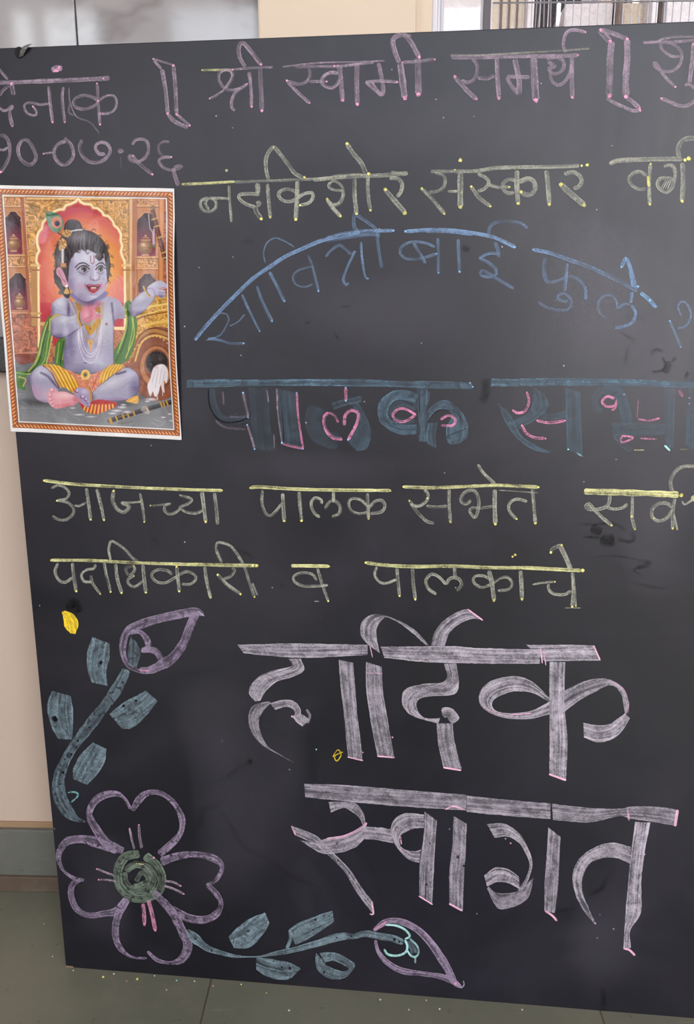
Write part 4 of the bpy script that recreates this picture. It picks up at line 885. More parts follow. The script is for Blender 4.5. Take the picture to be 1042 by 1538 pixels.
for x, y in ((230, 314), (233.5, 329), (237, 340), (241, 357), (247, 380), (249.5, 388)): P_.line(((x-4.4, y+1.4), (x+4.4, y-1.2)), 2.4, (204, 164, 92))
P_.blob(231, 312, 5, 3, (150, 112, 66), 1, hard=True); P_.line('224 322 226 342 230 350 231 368', 1.6, (206, 184, 190), .9).line('232 345 233 368', 2.6, (214, 192, 202), .9).blob(233, 370, 3, 2.5, (96, 140, 96), 1, hard=True)
# golden spandrel, arch, red ground with the warm glow
P_.rect(43, 298, 194, 400, (216, 160, 84), 1, carve*1.0); P_.line('43 299 194 299', 1.8, (244, 206, 130)).line('43 302 194 302', 1, (150, 92, 40))
P_.rect(48, 398, 62, 490, (222, 164, 96), 1, fine).rect(186, 398, 196, 480, (226, 170, 100), 1, fine)
arch = '61 520 61 400 57.5 392 58.5 384 62 377 59 368 58.5 358 61 350 66 344 67 336 73 329 80 327 83 320 91 317 98 317 101 311 109 308.5 116 305 118.5 301.5 121 305 127 308.5 137 309.5 140 314 147 315 153 320 155 325 163 327 169 334 171 340 177 345 181 353 180.5 362 183 370 181 379 184 388 187 394 187 400 187 520'
P_.poly(arch, (250, 226, 166), .6, False); P_.line(arch, 8, (250, 226, 166), curve=False).line(arch, 9.6, (188, 122, 52), .35, curve=False); P_.line(arch, 6.5, (252, 232, 180), curve=False)
P_.poly(arch, (206, 44, 70), .6, False); P_.within(arch, False)
P_.line(arch, 3, (226, 150, 60), .8, 1.2, False)
P_.blob(126, 410, 74, 92, (238, 128, 62), 1, power=.45).blob(128, 402, 70, 84, (248, 166, 66), 1, power=.6).blob(134, 402, 58, 66, (252, 200, 80), 1, power=.7)
P_.poly('128 345 150 326 170 338 184 372 160 360', (240, 150, 152), 5, True, .35).poly('62 332 72 340 70 362 60 364', (238, 150, 160), 3, True, .6).poly('60 400 78 395 84 450 64 470', (234, 120, 120), 6, True, .45).poly('166 430 190 415 190 455 170 460', (240, 140, 150), 4, True, .6)
P_.rect(60, 455, 190, 520, (206, 44, 66), .55); P_.free()
for xa in (52, 189): P_.line(((xa-4, 399), (xa+9, 399)), 3, (240, 200, 128)).line(((xa-3, 406), (xa+8, 406)), 2, (176, 110, 60)).line(((xa-4, 471), (xa+10, 471)), 3, (224, 170, 104)).line(((xa-4, 477), (xa+10, 477)), 2, (160, 92, 56))
P_.rect(60, 484, 80, 489, (226, 180, 110)).rect(172, 491, 190, 496, (246, 222, 160)).rect(170, 497, 200, 545, (198, 124, 82), 1, carve).rect(62, 489, 80, 545, (196, 122, 80), 1, carve)
# big golden pots on the right
P_.poly('190 520 198 470 214 456 258 446 258 540 200 540', (216, 162, 66), .8, True, 1, carve*1.02); P_.line('206 470 222 462 258 456', 3, (246, 210, 118)).line('200 482 224 474 258 468', 2, (158, 100, 32)).line('214 490 240 484 262 482', 4, (240, 196, 92)).line('206 476 258 462', 1.4, (252, 228, 150), .8)
P_.poly('198 545 204 512 222 494 248 492 264 506 266 580 258 596 230 602 206 585', (160, 92, 62), .8, True, 1, 0.9+.2*nA); P_.line('200 535 210 508 232 497 262 505', 5, (196, 142, 70)).line('204 542 214 514 234 504 262 512', 3, (232, 184, 92)).line('200 528 212 503 234 493 262 500', 1.2, (120, 68, 30))
for i in range(11): P_.blob(203+i*5.6, 531-26*math.sin(.25+i*.25)**1.0, 1.5, 1.5, (250, 216, 130), .9, hard=True)
P_.blob(237, 552, 28, 34, (142, 78, 46), 1, hard=True).blob(236, 551, 25, 31, (200, 134, 82), 1, hard=True).blob(237, 549, 20, 25, (150, 84, 52), 1, hard=True).blob(237, 545, 17.5, 18, (52, 42, 44), 1, hard=True).blob(240, 538, 12, 8, (92, 82, 78), .6)
P_.poly('226 570 232 552 246 547 254 556 252 575 247 572 248 590 244 585 242 578 238 592 233 596 230 588 226 596 222 580', (232, 224, 228), .7); P_.blob(236, 552, 4, 3.5, (214, 170, 170), .7)
for x0, y0, x1, y1 in ((229, 575, 234, 556), (234, 582, 239, 555), (240, 576, 244, 554), (246, 572, 249, 558)): P_.line(((x0, y0), (x1, y1)), 1.3, (186, 178, 190), .6)
P_.line('244 572 245 594', 1.2, (226, 214, 218)).line('236 590 237 600', 1, (226, 214, 218))
P_.blob(212, 598, 26, 8, (70, 60, 64), .5)
# scarf behind
def cloth(t, c1, strands, w=1.6):
    P_.poly(t, c1, .7)
    for q, c in strands: P_.line(q, w, c, .85)
GD, GM, GL, GY = (34, 76, 24), (84, 136, 50), (176, 206, 98), (226, 210, 96)
cloth('72 478 82 476 84 488 78 500 76 520 72 545 66 560 48 558 36 572 40 586 28 582 22 568 26 558 44 556 56 534 62 505', GM, (('76 480 68 505 62 535 50 556 28 562', GD), ('80 482 73 510 68 540 56 556', GL), ('72 484 64 510 58 538 44 558', GY), ('82 488 76 520 70 548', GY), ('30 566 40 570 36 580', GY), ('26 560 44 562 52 560', GL), ('69 492 62 520 54 544', GL)))
cloth('86 514 104 508 100 530 96 550 84 552', GM, (('90 515 86 545', GL), ('97 512 91 548', GD), ('101 511 95 540', GY)))
cloth('188 458 196 452 203 470 207 490 202 520 194 540 176 548 172 530 186 505 190 480', GM, (('192 458 194 485 186 520 176 542', GD), ('196 458 200 490 194 525', GL), ('190 465 190 495 180 525', GY), ('200 478 202 505 190 538', GY), ('188 500 178 530', GL)))
# child: skin in cool violet blues
SK, SKD, SKL, SKS = (174, 168, 193), (104, 92, 138), (210, 209, 220), (78, 66, 108)
torso = '100 456 118 452 142 446 166 446 180 452 188 466 187 478 176 480 172 492 172 530 172 548 164 556 140 560 112 558 98 552 96 540 99 515 101 490 98 470'
P_.poly(torso, SK); P_.within(torso)
P_.blob(158, 485, 26, 44, SKL, .9).blob(150, 540, 24, 22, (200, 200, 222), .7).blob(98, 525, 20, 50, SKD, .95, 8).blob(128, 562, 44, 18, SKD, .8).blob(178, 500, 9, 44, SKD, .75).blob(112, 470, 14, 24, (150, 142, 186), .6).blob(130, 520, 16, 26, (150, 140, 188), .5)
P_.line('169 456 171 474 173 488', 3, SKS, .7, 2.2).blob(161, 487, 3, 3, (168, 84, 110), .9).blob(176, 472, 8, 8, (196, 160, 186), .5); P_.blob(130, 545, 4, 1.6, (80, 60, 100), .8); P_.free()
arm = '78 466 80 456 88 449 100 446 106 450 106 474 98 478 80 476'
P_.poly(arm, SK); P_.within(arm); P_.blob(90, 455, 12, 11, SKL, .8).blob(79, 468, 6, 14, SKD, .8).blob(104, 466, 4, 20, SKS, .8).blob(94, 478, 18, 5, SKD, .7); P_.free()
fore = '80 476 92 473 106 475 118 470 122 476 126 486 116 496 104 504 90 508 80 505 76 494'
P_.poly(fore, SK); P_.within(fore); P_.blob(100, 480, 24, 9, SKL, .9, -8).blob(88, 508, 24, 9, SKD, 1).blob(76, 492, 7, 18, SKD, .8).blob(112, 502, 18, 6, SKD, .8, -30); P_.free()
P_.line('80 504 90 508 104 504 116 496 126 487', 1.2, SKS, .7, 1).line('82 475 93 473 106 475 117 470', .9, (96, 84, 128), .55, .8).line('77 480 76 494 80 504', 1, SKS, .6, .8)
P_.line('77 480 84 474 90 474', 3, (210, 180, 60)).line('76 480 75 496', 2.4, (196, 190, 70))
arm2 = '196 470 198 456 208 444 220 436 230 434 234 446 226 458 214 470 202 476'
P_.poly(arm2, SK); P_.within(arm2); P_.blob(212, 447, 14, 8, SKL, .9, -40).blob(210, 476, 18, 8, SKD, .9, -30).blob(197, 465, 5, 14, SKD, .6); P_.free()
hand2 = '222 434 230 426 240 422 248 424 254 430 250 434 243 435 250 438 249 446 244 448 236 444 228 446'
P_.poly(hand2, (196, 190, 214)); P_.within(hand2); P_.blob(232, 428, 10, 6, SKL, .9).blob(242, 446, 12, 5, SKD, .8).line('240 434 250 432', 1.2, (196, 120, 140), .9).line('240 440 249 440', 1, SKD, .7).blob(251, 444, 4, 4, (224, 170, 180), .8); P_.free()
P_.line('217 431 220 438 226 446', 3, (220, 184, 90)).line('219 432 222 439 227 445', 1, (120, 80, 40))
# necklaces and pendant
P_.poly('112 455 124 456 130 470 150 470 152 458 158 456 154 486 140 502 128 490 118 476', (196, 150, 70), .8, True, .35)
P_.poly('128 488 138 490 148 478 152 484 142 498 137 504 132 498', (214, 160, 40), .6).poly('114 455 122 458 124 466 118 466', (196, 132, 44)).poly('142 462 150 458 152 470 146 468', (196, 132, 44)).blob(137, 494, 2, 2.4, (120, 60, 20), .9)
for t in ('119 492 121 512 128 530 138 536 146 528 151 510 153 490', '122 492 125 512 132 528 140 531 148 518 151 495', '118 500 120 520 128 540 138 545 146 538 152 515 154 480'):
    p = catmull(pic.pts(t), .8)[::3]
    for x, y in p: P_.blob(x, y, 1.15, 1.15, (236, 226, 232), .95, hard=True)
P_.line('126 496 128 506 136 511 144 506 148 490', 1, (200, 150, 60)); P_.poly('133 512 137 510 141 514 139 520 137 528 135 520', (222, 166, 48), .5).blob(137, 516, 1.4, 1.8, (140, 80, 20), .9)
P_.line('104 452 112 468 114 476', 1, (220, 190, 150)).line('107 450 116 468', 1, (140, 110, 120))
# raised hand, pink palm
PK, PKD, PKL = (226, 140, 160), (176, 84, 112), (246, 194, 204)
P_.poly('122 470 128 458 126 452 130 450 134 460 136 446 138 440 141 450 142 460 146 452 153 453 151 460 145 464 146 472 152 472 152 478 142 480 134 484 126 484', PK, .6)
P_.blob(131, 473, 7, 10, PKL, .8).line('134 462 138 444', 1.2, PKD, .5).line('141 458 140 450', 1, PKD, .6).line('143 464 152 457', 1.1, PKD, .6).line('146 474 151 475', 1, PKD, .7).line('128 480 140 474', 1, PKD, .6).line('137 441 137 456', 1.4, PKL, .7)
P_.line('119 468 118 478 122 490', 3.4, (206, 166, 78)).line('121 469 120 478 124 489', 1, (110, 74, 40))
# legs
P_.blob(62, 604, 44, 9, (66, 66, 72), .8); P_.blob(180, 606, 40, 7, (70, 66, 72), .6)
P_.poly('100 556 118 562 140 562 158 556 160 572 140 590 118 592 104 580', (226, 138, 104), .8); P_.within('100 556 118 562 140 562 158 556 160 572 140 590 118 592 104 580'); P_.rect(98, 550, 162, 596, (232, 150, 116), .6, carve); P_.line('106 560 122 586', 3, (190, 60, 60), .6).line('150 560 140 584', 2.6, (206, 84, 60), .5); P_.free()
legL = '46 570 49 560 56 552 64 549 74 551 82 560 90 574 94 582 86 590 76 604 62 603 52 594'
P_.poly(legL, SK); P_.within(legL); P_.blob(62, 560, 14, 10, SKL, .8).blob(52, 590, 18, 18, (202, 150, 186), .8).blob(72, 594, 16, 12, (214, 170, 190), .8).blob(46, 572, 6, 18, SKD, .6).line('63 560 74 566 84 578 90 584', 3, SKS, .75, 2.4).blob(60, 604, 22, 5, (150, 96, 140), .6); P_.free()
dh = '64 549 76 547 88 549 100 556 112 566 120 580 118 592 110 590 98 582 90 582 84 572 76 558'
P_.poly(dh, (240, 186, 44)); P_.within(dh)
for i in range(7): P_.line(((72+i*5.5, 546), (84+i*5.5, 562), (100+i*5, 592)), 1.5, (198, 112, 22), .8); P_.line(((74.5+i*5.5, 546), (86.5+i*5.5, 562), (102.5+i*5, 592)), 1.3, (254, 226, 96), .8)
P_.line('64 549 78 557 88 574 94 584', 5, (232, 168, 100), .85).line('66 550 78 560 86 574 92 585', 1.6, (92, 50, 56), .9).blob(116, 588, 12, 8, (210, 84, 40), .6); P_.free()
legR = '138 592 150 580 166 568 176 560 186 553 196 553 206 560 210 572 208 588 198 598 182 602 164 602 146 602 138 600'
P_.poly(legR, SK); P_.within(legR); P_.blob(172, 574, 34, 12, SKL, .95, -24).blob(196, 562, 12, 10, (196, 196, 220), .8).blob(206, 585, 14, 22, SKD, .95).blob(172, 606, 40, 11, (150, 110, 164), .95).blob(140, 598, 8, 8, SKD, .7).line('176 562 184 560 190 558', 2.4, SKS, .9, 2); P_.free()
dr = '150 574 154 560 164 550 176 547 188 549 184 556 176 560 166 566 156 574'
P_.poly(dr, (240, 190, 48)); P_.within(dr)
for i in range(6): P_.line(((153+i*4, 576), (158+i*4.6, 558), (168+i*4, 546)), 1.3, (200, 118, 26), .8); P_.line(((155+i*4, 576), (160+i*4.6, 558), (170+i*4, 546)), 1.1, (254, 226, 96), .8)
P_.line('188 550 178 558 168 566', 2.4, (214, 150, 100), .8); P_.free()
for k in range(14): a = k*math.pi/7; P_.blob(130+5.6*math.cos(a), 563+6.4*math.sin(a), 1.9, 1.9, (244, 206, 112), 1, hard=True)
P_.blob(130, 563, 5, 5.6, (222, 176, 70), 1, hard=True).blob(130, 563, 2.6, 3.2, (96, 112, 96), 1, hard=True).line('130 570 131 578', 1.6, (206, 140, 90))
P_.line(legR+' 138 592', .9, SKS, .5, .9); P_.line(legL+' 46 570', .9, SKS, .4, .9); P_.line(arm2+' 196 470', .8, SKS, .5, .8); P_.line('98 552 96 540 99 515', 1, SKS, .6, 1).line('172 492 172 548', 1, SKS, .6, 1)
# feet and hem
hem = '120 602 134 604 150 600 164 602 176 605 174 611 166 615 156 619 146 622 134 620 126 615'
P_.poly(hem, (206, 48, 50)); P_.within(hem)
for i in range(9): P_.line(((124+i*6, 624), (130+i*5, 608)), 2.6, (248, 208, 84), .9)
P_.blob(150, 602, 22, 8, (190, 30, 44), .7); P_.free()
P_.poly('190 602 206 594 209 598 207 606 198 605', (238, 178, 70)).line('196 603 206 598', 1, (254, 224, 120))
ft = '73 596 75 586 79 583 84 584 88 588 98 588 108 592 116 596 118 604 110 609 96 612 86 614 78 610 74 604'
P_.poly(ft, (232, 164, 174)); P_.within(ft); P_.blob(98, 594, 20, 7, (246, 206, 208), .9).blob(104, 610, 24, 6, (214, 104, 116), .9).blob(116, 600, 8, 9, (212, 96, 110), .7); P_.free()
for x, y, r in ((79.5, 586, 4), (76.5, 594, 3.2), (77, 600, 3), (78.5, 605.5, 2.8), (81.5, 610, 2.6)): P_.blob(x, y, r, r*.9, (186, 108, 128), .9, hard=True).blob(x-.4, y-.5, r*.8, r*.75, (242, 186, 192), 1, hard=True)
ft2 = '113 590 115 584 120 582 128 583 135 588 138 598 137 608 134 612 126 608 118 602 114 597'
P_.poly(ft2, (176, 156, 192)); P_.within(ft2); P_.blob(128, 588, 9, 7, (206, 200, 222), .9).blob(118, 602, 8, 9, (226, 130, 140), .9); P_.free()
for x, y, r in ((117, 587, 3.6), (125, 596, 3.6), (130, 600, 2.8), (133, 604, 2.6), (134.5, 609, 2.2)): P_.blob(x, y, r, r, (110, 84, 130), .8, hard=True).blob(x+.5, y-.6, r*.75, r*.75, (204, 190, 214), 1, hard=True)
P_.line('134 581 138 590 139 601', 3.4, (206, 150, 58)).line('135.5 581 139.5 590 140.5 601', 1, (120, 64, 30))
# head
P_.poly('108 440 160 438 158 448 140 454 116 452', (136, 126, 172), 2.4)
P_.blob(134, 455, 24, 7, (84, 72, 116), .7)
face = '104 400 106 388 112 378 124 373 140 373 154 378 160 390 163 402 163.5 416 163 428 158 438 150 445 142 450 132 453 122 450 112 442 104 430 102 414'
P_.poly(face, (184, 179, 202)); P_.within(face)
P_.blob(128, 388, 26, 15, (220, 220, 234), .95).blob(122, 420, 18, 16, (210, 208, 226), .8).blob(104, 430, 13, 30, (140, 116, 166), .9).blob(118, 450, 22, 12, (150, 126, 172), .8).blob(121, 430, 9, 8, (218, 164, 190), .7).blob(157, 430, 7, 8, (226, 150, 176), .8).blob(163, 405, 5, 30, (222, 214, 232), .7).blob(140, 447, 14, 7, (200, 196, 220), .7).blob(145, 412, 5, 14, (222, 220, 236), .8).blob(106, 395, 8, 22, (150, 134, 176), .7)
P_.free()
# eyes, brows, nose, mouth
P_.line('114 402 120 396.5 128 395.5 135 400', 1.8, (66, 50, 66), .9).line('146 399 151 395.5 156 396 159.5 400', 1.7, (66, 50, 66), .9)
P_.poly('118 405.5 122.5 401 129 400 135 404 133 408.5 127 410 121 409', (178, 174, 190), .7).blob(127.5, 405, 4.7, 4.6, (112, 96, 100), 1, hard=True).blob(127.5, 405, 3.4, 3.4, (74, 60, 66), .9).blob(127.6, 405, 1.9, 2, (30, 22, 26), 1, hard=True).blob(125.4, 407, 1.2, 1.1, (236, 236, 240), 1, hard=True).line('117 405 122 400.6 129 399.4 135.4 404.6', 1.7, (52, 36, 48)).line('119.5 409 127 411.4 134 408', 1.1, (104, 82, 112), .8)
P_.poly('146 405 149 401.4 154 400.4 158.5 404 158 408.4 153 409.6 148 408.4', (178, 174, 190), .7).blob(152.5, 404.8, 4.3, 4.4, (106, 90, 96), 1, hard=True).blob(152.6, 404.8, 3.2, 3.2, (70, 56, 62), .9).blob(152.6, 404.8, 1.8, 1.9, (28, 20, 24), 1, hard=True).blob(150.6, 406.8, 1.1, 1, (236, 236, 240), 1, hard=True).line('145 405.4 149 400.8 154 399.6 159.4 404', 1.6, (52, 36, 48)).line('147 409.4 153 411 158.4 408.6', 1, (104, 82, 112), .8)
P_.blob(127, 412.5, 9, 3, (130, 116, 160), .5).blob(153, 412, 7, 3, (130, 116, 160), .5)
P_.line('137 416 138 420.5 142 421 145 422.5 148 420.6 150.5 420 151 415', 1.1, (120, 92, 128), .8).blob(142, 421, 2, 1.2, (96, 60, 92), .8).blob(148, 420.8, 1.6, 1.1, (96, 60, 92), .8).blob(144.5, 417.5, 3.6, 2.8, (226, 224, 238), .8)
P_.blob(141, 434, 15, 10, (150, 120, 168), .45)
P_.poly('130.4 429.2 136 430 141 429.6 146.5 429.6 152.4 428.8 151 433.6 147 438 141.6 440.4 136 438.4 132.4 434', (190, 52, 74), .7).poly('132.6 430.6 141 430.6 150.6 430.2 148.4 434 144.6 437 141 437.8 136.6 436 134 433', (120, 14, 36), .6).poly('137 433.6 141.4 432.6 146.4 433.4 145 436.6 141.4 437.4 138 436.2', (206, 84, 100), .6).line('138.6 432.8 145.4 432.6', 1.5, (240, 228, 226)).line('130 429 135.5 428 139 429 141.4 428.6 144 429 148 427.8 152.6 428.4', 1.5, (176, 52, 78)).line('134.4 437.4 141.4 441 148.6 437', 1.3, (214, 120, 140), .8)
P_.line('129.6 424 128 429 129.6 434', 1, (136, 108, 152), .7).line('152.6 424 154.2 429 152.8 434', 1, (136, 108, 152), .7).blob(141.6, 445.5, 8, 3.6, (222, 216, 232), .8).line('136 442.6 141.6 443.6 147 442.4', .9, (130, 104, 150), .6)
P_.line('137 385 137.5 394 140 396.6 142.4 394 142 384', 1.1, (150, 70, 84), .9).line('139.8 386 139.8 394', .8, (216, 190, 200), .7)
# hair
hair = '84 398 82 384 85 370 90 360 98 350 110 345 124 345 138 348 148 354 156 362 162 374 166 388 167 402 165 416 163 424 161 408 159 394 156 388 152 392 147 390 146 382 141 379 132 375 122 375 114 380 108 388 105 398 104 412 103 426 106 440 104 448 98 446 91 436 86 428 82 416'
P_.poly(hair, (52, 38, 44), 1.0); P_.within(hair)
for i in range(26): t = i/25; P_.line(((100+t*46, 346+t*t*8), (96+t*52, 358), (88+t*62, 382+6*math.sin(i)), (86+t*70, 410)), .8, (132, 122, 130) if i % 2 else (30, 20, 24), .5)
P_.blob(118, 358, 30, 15, (166, 160, 168), .75).blob(90, 390, 9, 28, (150, 146, 152), .75).blob(92, 436, 8, 12, (84, 78, 82), .6); P_.free()
for x, y, r in ((150, 376, 6), (158, 384, 5), (147, 386, 4), (164, 398, 4), (165, 412, 3.5), (140, 374, 5), (128, 373, 4), (161, 372, 5), (84, 408, 3.5), (86, 424, 4), (92, 440, 4), (108, 384, 4)): P_.blob(x, y, r, r, (50, 32, 40), .85, power=.5).line(((x-r*.6, y), (x, y-r*.6), (x+r*.6, y)), .7, (112, 84, 90), .6)
r6 = random.Random(8)
for k in range(44):
    p_ = np.array([(84, 398), (82, 384), (86, 368), (98, 351), (112, 346), (126, 345), (140, 349), (150, 355), (160, 367), (167, 384), (168, 400), (166, 416), (163, 424)])[int(k*13/44)] + np.array([r6.uniform(-3, 3), r6.uniform(-3, 3)])
    q = r6.uniform(1.2, 2.8); P_.line(((p_[0]-q, p_[1]+r6.uniform(-2, 2)), (p_[0], p_[1]-q), (p_[0]+q, p_[1]+r6.uniform(-1, 2))), .8, (66, 44, 50), .6)
for k in range(22): x = 112+r6.random()*44; y = 373+r6.random()*9 + max(0, x-140)*.35; P_.line(((x-3, y-3), (x, y+1), (x+2.4, y-1.4)), .9, (44, 26, 34) if k % 2 else (110, 80, 84), .8)
P_.line('148 388 150 391 153 389', .9, (60, 30, 50)); P_.line('157 382 158 396', 1.2, (226, 222, 236), .8)
P_.poly('97 342 100 334 107 330 116 331 122 336 124 347 110 350 98 350', (58, 46, 52), .8); P_.within('97 342 100 334 107 330 116 331 122 336 124 347 110 350 98 350')
for i in range(7): P_.line(((99+i*3.6, 350), (102+i*2.8, 338), (108+i, 330)), .8, (146, 136, 142), .6)
P_.free(); P_.line('108 347.5 116 346 124 345.5', 2, (214, 208, 212))
P_.poly('92 419 86 412 86 404 91 402 97 410 101 421 104 428 100 432 95 428', (214, 152, 172), .7).line('89 407 93 416 99 424', 1.2, (160, 90, 116), .8)
P_.blob(101, 430, 2.6, 2.4, (244, 236, 226), 1, hard=True).poly('101 432 97 441 105 441', (220, 176, 96))
# feather and head ornaments
P_.poly('70 320 80 319 90 323 96 333 94 344 88 350 80 348 74 340 71 330', (112, 152, 126), .8); P_.within('70 320 80 319 90 323 96 333 94 344 88 350 80 348 74 340 71 330')
P_.line('70 320 84 334 92 350', 1.2, (60, 110, 80), .8); P_.blob(76, 330, 7, 12, (164, 192, 180), .8); P_.line('72 324 92 323 97 336', 2.4, (46, 104, 66), .8); P_.blob(86, 334.5, 8.4, 9.4, (206, 160, 128), 1, hard=True).blob(86.5, 335, 6.6, 7.4, (226, 132, 112), 1, hard=True).blob(87, 336, 4.2, 4.4, (54, 60, 96), 1, hard=True).blob(87.4, 336, 2.2, 2.4, (26, 30, 56), 1, hard=True); P_.free()
P_.line('88 350 94 354', 2, (90, 70, 60))
r3 = random.Random(4)
for cx, cy, rx, ry in ((101, 351, 8, 5.5), (95, 367, 6.5, 8.5), (92, 372, 4, 4)):
    P_.blob(cx, cy, rx, ry, (196, 140, 74), 1, hard=True)
    for k in range(26): a = r3.uniform(0, 6.3); q = r3.random()**.5; P_.blob(cx+rx*q*math.cos(a), cy+ry*q*math.sin(a), 1.3, 1.2, (240, 206, 140) if k % 3 else (150, 96, 46), .95, hard=True)
P_.line('95 376 95 394', 4, (216, 212, 214)).line('96.4 377 96.6 393', 1, (160, 154, 160)).line('92.5 397 99 397', 3, (206, 140, 84)).line('92 401 100 401', 3, (190, 120, 60)).line('93 399 99 399', 1, (246, 214, 160))
# flute and spilt butter on the floor
P_.line('166 632 200 621 258 604', 6.6, (48, 44, 52)).line('168 629.8 200 619.4 258 602.4', 1.2, (118, 112, 124), .8)
for x, y in ((167, 632), (176, 629), (186, 626), (193, 623.4), (202, 620.6), (222, 614.6), (243, 608), (247, 607), (252, 605.6)): P_.line(((x-1.2, y-3), (x+1, y+3)), 2.6 if x != 167 else 4.6, (204, 158, 66))
for x, y in ((181, 627.6), (189.5, 625), (197.5, 622)): P_.line(((x-2.6, y-.4), (x+2.6, y-2)), 1, (184, 140, 60))
P_.poly('212 616 218 610 226 618 222 622', (206, 196, 190), 1.5, True, .6).line('178 636 192 635 200 632', .9, (110, 80, 70), .8)
for x, y, rx, ry in ((184, 612, 8, 2.4), (176, 617, 10, 2.4), (170, 621, 8, 2), (192, 619, 8, 2.4), (186, 608, 5, 1.8), (228, 600, 10, 2.8), (222, 603, 5, 1.6), (120, 623, 10, 1.8), (138, 626, 9, 1.5), (110, 613, 6, 1.4), (246, 627, 5, 1.5), (256, 622, 4, 1.6), (258, 632, 4, 1.4)):
    P_.blob(x, y+1, rx, ry, (96, 94, 102), .6).blob(x, y, rx, ry, (232, 224, 234), .95, power=.6)
P_.line('228 634 240 640 250 632', 1, (190, 190, 196), .6).line('232 630 244 634', .9, (196, 196, 202), .6)

# sheet: margins, beaded orange border, white line; then the sheet itself with its lifted, crinkled surface
TL, TR, BR, BL_ = (-7.0, 278.8), (262.2, 283.6), (273.4, 660.6), (18.6, 647.6)
PW, PH = bl(*TR)[0]-bl(*TL)[0], bl(*TL)[1]-bl(*BL_)[1]
NX, NY = 440, 620
su, sv = np.meshgrid(np.linspace(0, 1, NX), np.linspace(0, 1, NY))
def quad(u, v, k): return (TL[k]*(1-u)+TR[k]*u)*(1-v)+(BL_[k]*(1-u)+BR[k]*u)*v
bow = 1.6*np.sin(math.pi*sv)
qx = quad(su, sv, 0) - bow*su*1.2 - 2.2*np.sin(math.pi*np.clip(sv*1.1, 0, 1))*(1-su)*0.4; qy = quad(su, sv, 1)
ix = np.clip((qx-pic.x0)*pic.k, 0, pic.w-1.01); iy = np.clip((qy-pic.y0)*pic.k, 0, pic.h-1.01)
i0, j0 = iy.astype(int), ix.astype(int); fy_, fx_ = (iy-i0)[..., None], (ix-j0)[..., None]; A = pic.a
img = (A[i0, j0]*(1-fx_)+A[i0, j0+1]*fx_)*(1-fy_)+(A[i0+1, j0]*(1-fx_)+A[i0+1, j0+1]*fx_)*fy_
dl, dr_, dt, db = su*268, (1-su)*268, sv*372, (1-sv)*372
def band(o, c, m=1.0):
    global img
    img = np.where((o)[..., None], np.array(c, float)*(m if np.isscalar(m) else m[..., None]), img)
L0, T0, BT = 3.2, 5.4, 5.6
ed = np.minimum(np.minimum(dl-L0, dr_-(L0-1.2)), np.minimum(dt-T0, db-BT))
along = np.where(np.minimum(dl, dr_) < np.minimum(dt-2, db-2), sv*372, su*268)
bead = np.sin((along*1.15 + ed*0.9)); w6 = np.clip(ed/6.2, 0, 1)*math.pi
band(ed < 10.6, (232, 226, 222)); band(ed < 8.6, (120, 70, 40)); band(ed < 7.4, (206, 124, 62))
strip = (ed < 6.6)
band(strip, (206, 118, 56), 0.82+0.28*np.sin(w6)+0.16*bead)
band(strip & (bead > .72) & (ed > 2) & (ed < 5), (248, 200, 140)); band(strip & (bead < -.75) & (ed > 1.5), (150, 76, 30))
band(ed < 0.6, (160, 96, 50)); band(ed < 0.0, (226, 224, 222))
img = np.clip(img, 0, 255)/255.0
lum = img.mean(-1, keepdims=True); img = (lum + (img-lum)*0.86)
img = np.where((ed < 0)[..., None], img*0.97, img**1.18*0.93)
lin = np.where(img <= .04045, img/12.92, ((img+.055)/1.055)**2.4)
pos = np.zeros((NY, NX, 3)); 
for j in range(0, NX, 1):
    pass
# pixel lattice -> board lattice (projective, done once with arrays)
def bl_arr(px, py):
    a = (px-521.0)/FPX; b = -(py-769.0)/FPX; dx, dy, dz = a, b*ST+CT, b*CT-ST
    n = bnor; den = dx*n.x+dy*n.y+dz*n.z; kk = ((B0.x)*n.x+(B0.y)*n.y+(B0.z-CAM_H)*n.z)/den
    X, Y, Z = kk*dx, kk*dy, CAM_H+kk*dz
    return (X-B0.x)*bdir.x+(Y-B0.y)*bdir.y, Z
bx, bz = bl_arr(qx, qy)
wob = 0.0012*np.sin(su*9+sv*4)+0.0010*np.sin(sv*17+su*3)+0.0007*np.sin(su*23-sv*11)
curl = 0.010*np.clip((su-.80)/.2, 0, 1)**2*np.clip(np.sin(math.pi*np.clip((sv-.12)/.86, 0, 1)), 0, 1) + 0.004*np.clip((.12-su)/.12, 0, 1)**2
pz = -(0.0024 + wob*0.55 + curl)
wn = np.zeros_like(su)
r5 = np.random.default_rng(9)
for k in range(26):                                                   # soft creases of handling
    cx, cy, an, ln_, am = r5.random(), r5.random(), r5.uniform(0, math.pi), r5.uniform(.06, .22), r5.uniform(-.0011, .0011)
    u = (su-cx)*math.cos(an)+(sv-cy)*1.4*math.sin(an); w_ = -(su-cx)*math.sin(an)+(sv-cy)*1.4*math.cos(an)
    wn += am*np.exp(-(u/ln_)**2)*np.exp(-(w_/.022)**2)
pz = np.minimum(pz - wn, -0.0012)
verts = np.stack([bx, pz, bz], -1).reshape(-1, 3)
bc = np.array([bx.mean(), 0.0, bz.min()]); verts = verts - bc
f0 = (np.arange(NY-1)[:, None]*NX+np.arange(NX-1)[None]).ravel()
faces = np.stack([f0, f0+NX, f0+NX+1, f0+1], 1)
me = bpy.data.meshes.new('poster'); me.vertices.add(len(verts)); me.vertices.foreach_set('co', verts.astype(np.float32).ravel())
me.loops.add(faces.size); me.loops.foreach_set('vertex_index', faces.astype(np.int32).ravel()); me.polygons.add(len(faces)); me.polygons.foreach_set('loop_start', np.arange(0, faces.size, 4, dtype=np.int32)); me.polygons.foreach_set('use_smooth', np.ones(len(faces), bool))
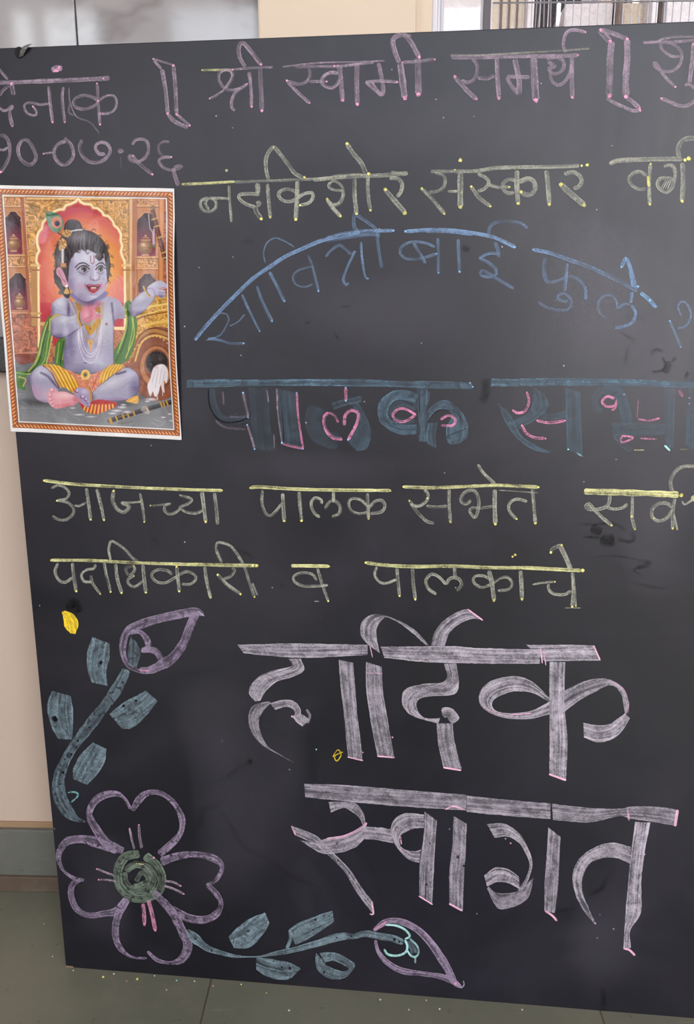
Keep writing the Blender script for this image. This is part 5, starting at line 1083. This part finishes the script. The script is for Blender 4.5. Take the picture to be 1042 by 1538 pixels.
me.update(calc_edges=True)
at = me.attributes.new('Ink', 'FLOAT_COLOR', 'POINT'); at.data.foreach_set('color', np.concatenate([lin.reshape(-1, 3), np.ones((len(verts), 1))], 1).astype(np.float32).ravel())
kk_ = N('glossy_printed_paper', 0.28, spec=0.5); aa = kk_.n('ShaderNodeAttribute', attribute_name='Ink')
geo = kk_.n('ShaderNodeNewGeometry'); kk_.l(kk_.mix(geo.outputs['Backfacing'], aa.outputs['Color'], srgb(226, 224, 222)), kk_.p.inputs['Base Color'])
cr = kk_.noise(kk_.coord(), 16, 4, 0.6, 0.8); kk_.l(kk_.ramp(cr, [(0.3, g(0.20)), (0.7, g(0.36))]), kk_.p.inputs['Roughness']); kk_.bump(cr, 0.25, 0.006)
me.materials.append(kk_.m)
poster = bpy.data.objects.new('poster', me); COL.objects.link(poster)
poster.matrix_world = Matrix.Translation(B0) @ Matrix.Rotation(B_YAW, 4, 'Z') @ Matrix.Translation(Vector(bc))
so = poster.modifiers.new('paper', 'SOLIDIFY'); so.thickness = 0.00025; so.offset = 1 if False else -1
tag(poster, 'glossy devotional print of a seated blue child on the left side of the blackboard', 'poster')

# ------------------------------------------------------------------ chalk crumbs on the floor along the foot of the board
def crumb_mat(nm, c): return N(nm, 0.9, c).m
CM = {'pale yellow': crumb_mat('yellow_chalk', srgb(232, 224, 140)), 'white': crumb_mat('white_chalk', srgb(226, 224, 218)), 'pink': crumb_mat('pink_chalk', srgb(226, 150, 184)), 'cyan': crumb_mat('cyan_chalk', srgb(150, 206, 206))}
protos = {}
rr = random.Random(11)
CR = [('pale yellow', 155, 1468, 2.2), ('pale yellow', 206, 1471, 2.4), ('white', 171, 1463, 1.6), ('white', 232, 1466, 1.5), ('pink', 320, 1481, 1.6), ('white', 292, 1474, 1.5), ('cyan', 265, 1473, 1.4), ('white', 434, 1518, 1.8), ('white', 571, 1502, 1.8),
      ('white', 614, 1517, 1.4), ('white', 660, 1516, 1.8), ('pale yellow', 362, 1479, 1.5), ('white', 640, 1503, 1.4), ('white', 784, 1517, 1.6), ('white', 66, 1388, 1.5), ('white', 79, 1437, 1.3), ('pale yellow', 110, 1458, 1.5), ('pink', 190, 1474, 1.3), ('white', 250, 1487, 1.2), ('pale yellow', 400, 1492, 1.3)]
for c, px, py, s in CR:
    p = on_floor(px, py)
    if c not in protos:
        b = bmesh.new(); bmesh.ops.create_icosphere(b, subdivisions=2, radius=0.0013)
        for v in b.verts: v.co *= rr.uniform(.7, 1.25); v.co.z = max(v.co.z*.8, -0.0009)
        z = min(v.co.z for v in b.verts)
        for v in b.verts: v.co.z -= z
        o = obj('chalk_crumb', b, CM[c]); protos[c] = o
    else:
        o = protos[c].copy(); COL.objects.link(o)
    o.location = p; o.scale = (s*.8, s*.8, s*.6); o.rotation_euler = (0, 0, rr.uniform(0, 6))
    tag(o, 'tiny %s chalk crumb fallen on the stone floor below the blackboard' % c, 'chalk crumb', '%s chalk crumbs on the floor' % c)
